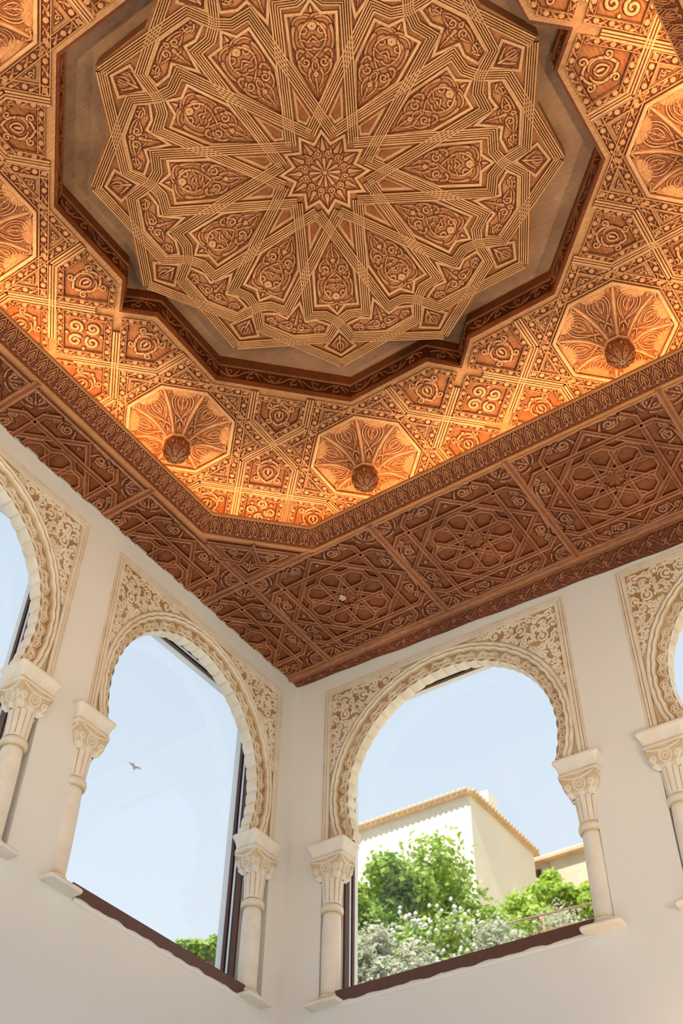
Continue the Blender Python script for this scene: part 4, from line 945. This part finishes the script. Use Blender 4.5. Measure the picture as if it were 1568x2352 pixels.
me_rg = loft([(-.3640 - Z0, .0108, 2, .2), (-.3632 - Z0, .0132, 2, .45), (-.3595 - Z0, .0142, 2, .8), (-.3555 - Z0, .0136, 2, .75), (-.3535 - Z0, .0118, 2, .3)], 'astragal', P_COL, 64)
def flu(th, z, a):
    g = np.exp(-(((th / (PI / 6)) % 1 - .5) / .085) ** 2); top = np.clip((z - (-.352 - Z0)) / .003, 0, 1); return -.0009 * g * top, -.75 * g * top
me_flu = loft([(z - Z0, .0116 + .0018 * ((z + .353) / .031) ** 1.5, 2, .82) for z in np.linspace(-.353, -.322, 14)], 'fluted_neck', P_COL, 192, flu)
cst = mirs([stk(spi(.012, .0135, .0040, 90, -1.2, 18), .0009, .0008), stk(bez([(.000, .006), (.006, .0125), (.013, .0175)]), .0010, .0006), stk(bez([(.020, .0035), (.0215, .012), (.024, .0185)]), .0011, .0007), stk(bez([(.004, .0190), (.010, .0215), (.018, .0215)]), .0009, .0006), stk(bez([(-.004, .004), (-.003, .012), (.003, .018)]), .0012, .0008)]) + [
    stk(ringp(.0135, 0, .0068), .0009), stk(ringp(.0130, 0, .0026), .0007)] + [stk([(.0135 + .0040 * math.cos(a), .0040 * math.sin(a)), (.0135 + .0056 * math.cos(a), .0056 * math.sin(a))], .00045) for a in np.linspace(-1.9, 1.9, 13)]
def capd(th, z, a):   # z here already relative to Z0
    fa = ((th + PI / 4) % (PI / 2)) - PI / 4; lat_ = a * np.tan(fa); up = np.full(len(th), z - (-.3225 - Z0)) ; P = np.stack([up, lat_], 1); H, O = field(P, cst, flat=True, edge=.0006)
    low = np.clip((up - .004) / .003, 0, 1); g = np.exp(-((np.abs(fa) - PI / 4) / .10) ** 2) * np.exp(-((up - .0045) / .006) ** 2)
    swag = .0012 * np.cos(8 * fa) * (1 - low); return (.0011 * (H - .5)) * low + .0026 * g + swag, (-.50 * (1 - H)) * low * (up < .0255) - .25 * (1 - low) * (np.cos(8 * fa) < -.3)
me_cb = loft([(z - Z0, .0138 + .0092 * min(1, ((z + .3225) / .0275)) ** .62, 2 + 10 * min(1, (z + .3225) / .016) ** 1.5, .82) for z in np.linspace(-.3225, -.2955, 46)], 'carved_block', P_COL, 288, capd)
me_ab = loft([(-.2965 - Z0, .0236, 14, .3), (-.2955 - Z0, .0252, 16, .75), (-.2935 - Z0, .0256, 16, .86), (-.2918 - Z0, .0250, 16, .8), (-.2912 - Z0, .0238, 16, .25), (-.2900 - Z0, .0240, 16, .7), (-.2860 - Z0, .0247, 16, .86), (-.2810 - Z0, .0262, 18, .84), (-.2778 - Z0, .0284, 18, .8), (-.2765 - Z0, .0292, 18, .88), (-.2738 - Z0, .0292, 18, .86), (-.2728 - Z0, .0286, 18, .6), (-.2727 - Z0, .0002, 18, .7)], 'abacus', P_COL, 128)
me_ba = loft([(-.4668 - Z0, .0135, 3, .3), (-.4655 - Z0, .0142, 2, .65), (-.4642 - Z0, .0130, 2, .3), (-.4634 - Z0, .0126, 2, .55), (-.4620 - Z0, .0133, 2, .7), (-.4607 - Z0, .0124, 2, .3), (-.4598 - Z0, .0112, 2, .4)], 'base', P_COL, 64)
me_pl = loft([(-.4745 - Z0, .0002, 12, .7), (-.4744 - Z0, .0205, 14, .6), (-.4738 - Z0, .0222, 14, .75), (-.4712 - Z0, .0226, 14, .85), (-.4700 - Z0, .0215, 14, .5), (-.4690 - Z0, .0170, 6, .6), (-.4668 - Z0, .0146, 3, .7)], 'plinth', P_COL, 96)
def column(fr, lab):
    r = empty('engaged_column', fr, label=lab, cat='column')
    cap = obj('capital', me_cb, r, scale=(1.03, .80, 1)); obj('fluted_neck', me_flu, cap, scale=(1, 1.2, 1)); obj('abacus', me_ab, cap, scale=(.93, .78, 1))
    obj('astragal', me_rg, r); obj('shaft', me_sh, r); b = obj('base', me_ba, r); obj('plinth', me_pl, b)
CD = .0060
def colR(s, lab): column(frame((s * S, CD * S, ZC + Z0 * S), (1, 0, 0), (0, 1, 0), (0, 0, 1)), lab)
def colL(s, lab): column(frame((-CD * S, -s * S, ZC + Z0 * S), (0, 1, 0), (-1, 0, 0), (0, 0, 1)), lab)
c = R_ARCH[0]; colR(c - .1680, 'cream plaster column on the right wall nearest the room corner'); colR(c + .1690, 'cream plaster column on the right side of the window with the house')
c = R_ARCH[1]; colR(c - .1680, 'cream plaster column cut by the right edge of the photo, left side of the last arch'); colR(c + .1690, 'cream plaster column on the right wall beyond the right edge of the photo')
c = L_ARCH[0]; colL(c - .1450, 'cream plaster column on the left wall nearest the room corner'); colL(c + .1600, 'cream plaster column on the left side of the big sky window of the left wall')
c = L_ARCH[1]; colL(c - .1475, 'cream plaster column at the left edge of the photo with its base cut off'); colL(c + .1600, 'cream plaster column on the left wall left of the half-cut arch, out of the photo')
c = L_ARCH[2]; colL(c - .1535, 'cream plaster column on the left wall behind the camera, nearer one'); colL(c + .1535, 'cream plaster column on the left wall behind the camera, farthest one')

# ------------------------------------------------------------------ cove lights: strips lying on the ledge behind the leaf moulding
LED = emit('led_warm', (1.0, .74, .38), 78.)
hh = OH + .010; ch = OC - .004; ocl = octo(hh, ch)
for i in range(8):
    a = np.array(ocl[i]); b = np.array(ocl[(i + 1) % 8]); t = (b - a) / np.linalg.norm(b - a); a = a + t * .012; b = b - t * .012
    me = sweep([a, b], [(-.0015, 0, .8), (-.0015, -.0022, .8), (.0015, -.0022, .8), (.0015, 0, .8)], name='light_bar', mat=LED); obj('light_bar', me, mould, (0, 0, -.0022 * S), label='warm glowing light bar')
# uplighter on the right wall; four unseen ones added to warm the upper room
LAMPM = plain('lamp_plaster', (.8, .72, .6), .7, .03)
me_bowl = lathe([(.005, -.10), (.05, -.085), (.09, -.04), (.105, .028), (.100, .028), (.085, -.035), (.045, -.075)], 40, 'bowl', LAMPM)
me_bulb = lathe([(.004, -.03), (.018, -.02), (.024, 0), (.018, .02), (.004, .03)], 20, 'bulb', emit('bulb_warm', (1, .66, .36), 30))
for x, y, z, en, lab in ((.50, -.029, -.700, 9, 'plaster half-bowl wall lamp below the second arch of the right wall'), (.13, -RY + .030, -.66, 165, 'added fill uplighter, unseen plaster bowl on the back wall, nearer the left wall'),
                         (.452, -RY + .030, -.66, 165, 'added fill uplighter, unseen plaster bowl on the back wall between its two openings'), (RX - .030, -.3965, -.66, 165, 'added fill uplighter, unseen plaster bowl on the side wall between the first two openings'), (RX - .030, -.7885, -.66, 165, 'added fill uplighter, unseen plaster bowl on the side wall between the last two openings')):
    lp = empty('wall_lamp', frame((x * S, y * S, ZC + z * S), (1, 0, 0), (0, 1, 0), (0, 0, 1)), label=lab, cat='wall lamp')
    obj('bowl', me_bowl, lp); obj('bulb', me_bulb, lp, (0, 0, -.02))
    pl_ = bpy.data.lights.new('bulb_light', 'POINT'); pl_.energy = en; pl_.color = (1, .78, .43) if en > 10 else (1, .62, .32); pl_.shadow_soft_size = .03; po = bpy.data.objects.new('bulb_light', pl_); C.objects.link(po); po.parent = lp; po.location = (0, 0, -.012 if en > 10 else .03)

# ------------------------------------------------------------------ outside
CAM = np.array(M.translation)
def at(az, el, dist):   # dist horizontal
    a = math.radians(az); return np.array([CAM[0] + dist * math.cos(a), CAM[1] + dist * math.sin(a), CAM[2] + dist * math.tan(math.radians(el))])
# hillside
nx, ny = 60, 40; X, Y = np.meshgrid(np.linspace(-60, 50, nx), np.linspace(3, 60, ny)); rs2 = np.random.RandomState(3)
Zt = -.5 + (Y - 3) * .66 + .25 * np.sin(X * .6) * np.cos(Y * .5) + rs2.rand(ny, nx) * .25; Zt = np.minimum(Zt, 13.2 + rs2.rand(ny, nx) * .3)
i, j = np.meshgrid(np.arange(ny - 1), np.arange(nx - 1), indexing='ij'); a = (i * nx + j).ravel()
obj('hillside', mesh('hillside', np.stack([X.ravel(), Y.ravel(), Zt.ravel()], 1), np.stack([a, a + 1, a + nx + 1, a + nx], 1), SOIL), kind='structure')
V = []; 
obj('ground', box(-60, 50, -60, 3.2, -1.2, -.6, 'ground', plain('grey_paving', (.15, .20, .25), .9, .1, 1)), kind='structure')
# stucco house with tiled eaves
def hbox(nm, x0, x1, y0, y1, z0, z1, mat, par): return obj(nm, box(x0, x1, y0, y1, z0, z1, nm, mat), par)
P0 = at(117.25, 32.30, 21.5); hx1, hy0, hz = P0[0], P0[1], P0[2]; hy1 = hy0 + 3.0; hx0 = hx1 - 4.6
hs = empty('house', Matrix.Translation((hx1, hy0, 11)), label='sunlit cream stucco house on the hill behind the trees, tiled eaves', cat='house')
def rel(o): o.location = Vector(o.location) - Vector((hx1, hy0, 11)); return o
rel(hbox('wall', hx0, hx1, hy0, hy1, 8, hz - .06, STUCCO, hs))
rf = rel(hbox('roof', hx0 - .2, hx1 + .10, hy0 - .15, hy1 + .15, hz - .06, hz - .01, TILE, hs))
V = []; F = []
tile = lathe([(.050, 0), (.060, .02), (.060, .6), (.050, .62)], 12, 'roof_tile', TILE)
for i_ in range(34):
    o = obj('roof_tile', tile, rf); o.rotation_euler = (math.radians(-90 + 10), 0, 0); o.location = (hx1 - .02 - .14 * i_, hy0 - .19, hz - .01)
for i_ in range(22):
    o = obj('roof_tile', tile, rf); o.rotation_euler = (0, math.radians(-90 + 10), 0); o.location = (hx1 + .14, hy0 + .02 + .14 * i_, hz - .01)
q_ = at(116.3, 32.2, 25.5); ch_ = obj('chimney', box(-.16, .16, -.2, .3, -1.2, -.30, 'chimney', STUCCO), hs, tuple(q_ - np.array([hx1, hy0, 11]) + np.array([0, 0, .25])))
# older long building to the right
Q0 = at(115.6, 29.15, 25.6); Q1 = at(105, 29.2, 25.6); by = Q0[1] + .1
ob = empty('old_building', Matrix.Translation((Q0[0], by, 12)), label='low weathered building with a worn tiled edge right of the cream house', cat='building')
def relb(o): o.location = Vector(o.location) - Vector((Q0[0], by, 12)); return o
bz = 1.5 + (by + 4.12) / math.sin(math.radians(113)) * math.tan(math.radians(29.0)) 
relb(hbox('wall', Q0[0], Q0[0] + 9, by, by + 4, 9, bz - .1, STUCCO_O, ob)); relb(hbox('eaves', Q0[0] - .05, Q0[0] + 9.1, by - .22, by + 4, bz - .1, bz - .02, TILE, ob)); relb(hbox('roof_edge', Q0[0], Q0[0] + 9.1, by - .05, by + 4, bz - .02, bz + .10, STUCCO, ob))
wq = at(114.15, 28.0, 25.4); relb(hbox('window_opening', wq[0] - .28, wq[0] + .22, by - .02, by + .1, wq[2] - .45, wq[2] + .25, DARKW, ob))
wq = at(111.6, 28.1, 25.4); f_ = relb(hbox('shutter', wq[0] - .55, wq[0] + .55, by - .04, by + .1, wq[2] - 1., wq[2] + .45, plain('shutter_paint', (.58, .50, .34), .8, .1), ob))
# plants: a trunk with branches, and a crown of separate leaf blades
def tree(name, base, height, rad, nleaf, mat, lab, leaf=.11, seed=1, squash=1.0, group=None, stems=5, blobs=9, fruit=None, cat='tree'):
    r_ = random.Random(seed); rn = np.random.RandomState(seed); e_ = empty(name, Matrix.Translation(tuple(base)), label=lab, cat=cat, group=group)
    V = []; F = []
    def limb(a, b, ra, rb):
        a, b = np.array(a, float), np.array(b, float); t = (b - a) / np.linalg.norm(b - a); u = np.cross(t, (.3, .9, .1)); u /= np.linalg.norm(u); v = np.cross(t, u); k = len(V)
        for c_, rr in ((a, ra), ((a + b) / 2 + np.array([r_.uniform(-.04, .04), r_.uniform(-.04, .04), 0]), (ra + rb) / 2), (b, rb)):
            for i_ in range(7): an = i_ * 2 * PI / 7; V.append(tuple(c_ + rr * (u * math.cos(an) + v * math.sin(an))))
        for s_ in range(2): F.extend([(k + s_ * 7 + i_, k + s_ * 7 + (i_ + 1) % 7, k + s_ * 7 + 7 + (i_ + 1) % 7, k + s_ * 7 + 7 + i_) for i_ in range(7)])
    fork = (0, 0, max(height * .25, height - 2.1 * rad)); limb((0, 0, -.5), fork, .05 + height * .018, .04 + height * .012); cs_ = []
    for i_ in range(blobs):
        a = i_ * 2.4 + r_.random(); q = math.sqrt((i_ + .4) / blobs) * rad * .72; zc = max(height * .2, height - rad * (r_.uniform(.55, 1.65) if i_ else .42))
        c_ = np.array([q * math.cos(a), q * math.sin(a), zc]); cs_.append((c_, rad * r_.uniform(.30, .48)))
        limb(fork, c_, .03 + height * .008, .012)
        for _ in range(stems): d_ = np.array([r_.gauss(0, 1), r_.gauss(0, 1), r_.gauss(.5, .8)]); limb(c_, c_ + d_ / np.linalg.norm(d_) * rad * .34, .012, .004)
    obj('trunk', mesh('trunk', V, F, BARK), e_)
    cen_ = np.array([c_ for c_, _ in cs_]); rr = np.array([x for _, x in cs_]); k = rn.randint(0, blobs, nleaf); d = rn.normal(size=(nleaf, 3)); d /= np.linalg.norm(d, axis=1)[:, None]
    P = cen_[k] + d * (rr[k] * (.35 + .75 * rn.rand(nleaf)) )[:, None] * np.array([1, 1, .85 * squash]); P += .06 * rad * rn.normal(size=P.shape)
    n_ = d + rn.normal(size=(nleaf, 3)) * .7 + np.array([0, 0, .6]); n_ /= np.linalg.norm(n_, axis=1)[:, None]; u = np.cross(n_, rn.normal(size=(nleaf, 3))); u /= np.linalg.norm(u, axis=1)[:, None]; v = np.cross(n_, u)
    sz = leaf * (.6 + .8 * rn.rand(nleaf))[:, None]; Vv = np.stack([P - u * sz * .5, P + v * sz * .28 + n_ * sz * .06, P + u * sz * .6, P - v * sz * .28 + n_ * sz * .06], 1).reshape(-1, 3)
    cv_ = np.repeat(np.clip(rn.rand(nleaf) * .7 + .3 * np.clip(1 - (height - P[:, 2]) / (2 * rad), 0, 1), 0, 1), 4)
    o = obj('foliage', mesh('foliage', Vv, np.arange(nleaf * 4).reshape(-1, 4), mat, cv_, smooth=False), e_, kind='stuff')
    if fruit:
        fm, nf, fs = fruit; k = rn.randint(0, nleaf, nf); b_ = np.array([(1, 0, 0), (-1, 0, 0), (0, 1, 0), (0, -1, 0), (0, 0, 1), (0, 0, -1)]) * fs; Vf = (P[k][:, None, :] * 1.02 + b_[None]).reshape(-1, 3)
        Ff = np.array([(0, 2, 4), (2, 1, 4), (1, 3, 4), (3, 0, 4), (2, 0, 5), (1, 2, 5), (3, 1, 5), (0, 3, 5)]); obj('blossom' if fm is FLOWER else 'fruit', mesh('blossom', Vf, (Ff[None] + 6 * np.arange(nf)[:, None, None]).reshape(-1, 3), fm), e_, kind='stuff')
    return e_
def ground_at(az, dist): p = at(az, 0, dist); return np.array([p[0], p[1], min(13.2, -.5 + (p[1] - 3) * .66)])
def plant(name, az, dist, top_el, rad, nleaf, mat, lab, **kw):
    b = ground_at(az, dist); h = at(az, top_el, dist)[2] - b[2]; return tree(name, b, h, rad, nleaf, mat, lab, **kw)
plant('leafy_tree', 119.4, 17, 29.6, 1.40, 15000, L_GREEN, 'full green tree in the middle of the right window, before the sunlit house wall', leaf=.105, seed=4, blobs=17, fruit=(FLOWER, 60, .05))
plant('leafy_tree', 122.0, 15.5, 29.0, .70, 8500, L_GREEN, 'green tree left of the middle one, behind the pale reflection on the glass', leaf=.10, seed=9, blobs=11)
plant('leafy_tree', 124.1, 14.0, 28.3, .50, 6000, L_GREEN, 'small green tree next to the left jamb of the right window', leaf=.095, seed=12, blobs=7)
plant('orange_tree', 113.5, 19.5, 28.5, .56, 6500, L_BRIGHT, 'bright orange tree with the pointed top before the old building', leaf=.105, seed=15, blobs=9, fruit=(ORANGE, 9, .05))
plant('orange_tree', 111.4, 19.5, 27.8, .52, 7000, L_BRIGHT, 'bright orange tree rightmost in the window, next to the column', leaf=.105, seed=18, blobs=8, fruit=(ORANGE, 10, .05))
plant('orange_tree', 115.4, 17.5, 27.6, .65, 6000, L_BRIGHT, 'low bright bush under the right corner of the house', leaf=.10, seed=21, blobs=8)
plant('flowering_shrub', 119.3, 13.2, 26.7, .70, 3000, L_GREEN, 'flowering shrub with white blossom at the foot of the middle tree', leaf=.08, seed=24, blobs=8, fruit=(FLOWER, 700, .032), cat='shrub')
plant('dry_shrub', 123.3, 11.2, 26.5, .55, 7000, L_DRY, 'grey-green dry shrub at the lower left of the right window', leaf=.06, seed=27, blobs=8, cat='shrub')
plant('dry_shrub', 116.9, 12.6, 26.4, .62, 7000, L_DRY, 'pale dry shrub above the sill at the middle of the right window', leaf=.06, seed=30, blobs=8, cat='shrub')
plant('dry_shrub', 121.2, 11.3, 25.7, .55, 6000, L_DRY, 'low dry shrub just over the sill between the two others', leaf=.06, seed=33, blobs=8, cat='shrub')
plant('dry_shrub', 113.4, 15.6, 26.9, .8, 7000, L_DRY, 'dry grassy shrub behind the railing', leaf=.06, seed=36, blobs=8, cat='shrub')
plant('slim_tree', 131.3, 13, 25.5, .30, 1300, L_GREEN, 'tree tip beside the outer reveal at the bottom of the left window', leaf=.09, seed=39, blobs=5)
plant('slim_tree', 133.0, 13, 25.3, .26, 900, L_GREEN, 'lower tree tip showing over the sill of the left window', leaf=.09, seed=42, blobs=5)
# railing on the slope
ra = empty('railing', Matrix.Translation(tuple(at(114, 26, 15))), label='rusty pipe railing on the slope before the orange trees', cat='railing')
def pipe(a, b, r, nm):
    a = Vector(a); b = Vector(b); d = b - a; o = obj(nm, lathe([(r, 0), (r, d.length)], 10, nm, RAIL), ra); o.matrix_basis = Matrix.Translation(a - Vector(at(114, 26, 15))) @ d.to_track_quat('Z', 'Y').to_matrix().to_4x4()
pipe(at(118.5, 25.75, 15), at(109, 27.05, 15.4), .014, 'rail')
pipe(at(118.5, 25.05, 15), at(109, 26.35, 15.4), .008, 'rail')
for az_, el_ in ((113.9, 26.38), (118.2, 25.8), (110.6, 26.83)):
    p = at(az_, el_, 15.15); pipe((p[0], p[1], p[2] - 1.4), tuple(p), .018, 'post')

# pale chips on the centre star of the panel next to the corner
V = []; F = []
for a0, a1, r_ in ((120, 136, .0105), (150, 163, .0115), (176, 188, .0095)):
    k = len(V); V += [(*(pol(.0025, (a0 + a1) / 2) * S), .0046 * S), (*(pol(r_, a0) * S), .0034 * S), (*(pol(r_ * 1.02, a1) * S), .0034 * S), (*(pol(.0025, (a0 + a1) / 2) * S), .0022 * S), (*(pol(r_, a0) * S), .0010 * S), (*(pol(r_ * 1.02, a1) * S), .0010 * S)]
    F += [(k, k + 1, k + 2), (k, k + 3, k + 4, k + 1), (k + 1, k + 4, k + 5, k + 2), (k + 2, k + 5, k + 3, k)]
obj('chip', mesh('chip', V, F, plain('chipped_plaster', (.78, .60, .46), .8, .1), smooth=False), pan, label='pale chipped plaster')
BIRD = plain('bird_feathers', (.30, .24, .20), .8, .1)
bp_ = at(136.83, 32.87, 24); bd = empty('bird', Matrix.Translation(tuple(bp_)) @ Matrix.Rotation(2.2, 4, 'Z') @ Matrix.Rotation(.5, 4, 'X'), label='small brown bird flying in the sky of the left window', cat='bird')
ax_ = lathe([(.002, -.11), (.018, -.08), (.030, -.02), (.030, .03), (.020, .07), (.022, .085), (.012, .105), (.002, .125)], 14, 'body', BIRD); o = obj('body', ax_, bd); o.rotation_euler = (0, PI / 2, 0)
for s_ in (1, -1):
    pts = [(.035, 0, .01), (.045, .09 * s_, .055), (.0, .19 * s_, .045), (-.045, .18 * s_, .040), (-.035, .08 * s_, .045), (-.03, 0, .01)]
    V = [(x, y, z) for x, y, z in pts] + [(x, y, z - .006) for x, y, z in pts]; F = [tuple(range(6)), tuple(range(11, 5, -1))] + [(i, (i + 1) % 6, 6 + (i + 1) % 6, 6 + i) for i in range(6)]
    obj('wing', mesh('wing', V, F, BIRD, smooth=False), bd)
V = [(-.09, .006, .0), (-.09, -.006, .0), (-.18, -.030, 0), (-.18, .030, 0)]; V += [(x, y, z - .006) for x, y, z in V]
obj('tail', mesh('tail', V, [(0, 1, 2, 3), (7, 6, 5, 4), (0, 4, 5, 1), (1, 5, 6, 2), (2, 6, 7, 3), (3, 7, 4, 0)], BIRD, smooth=False), bd)
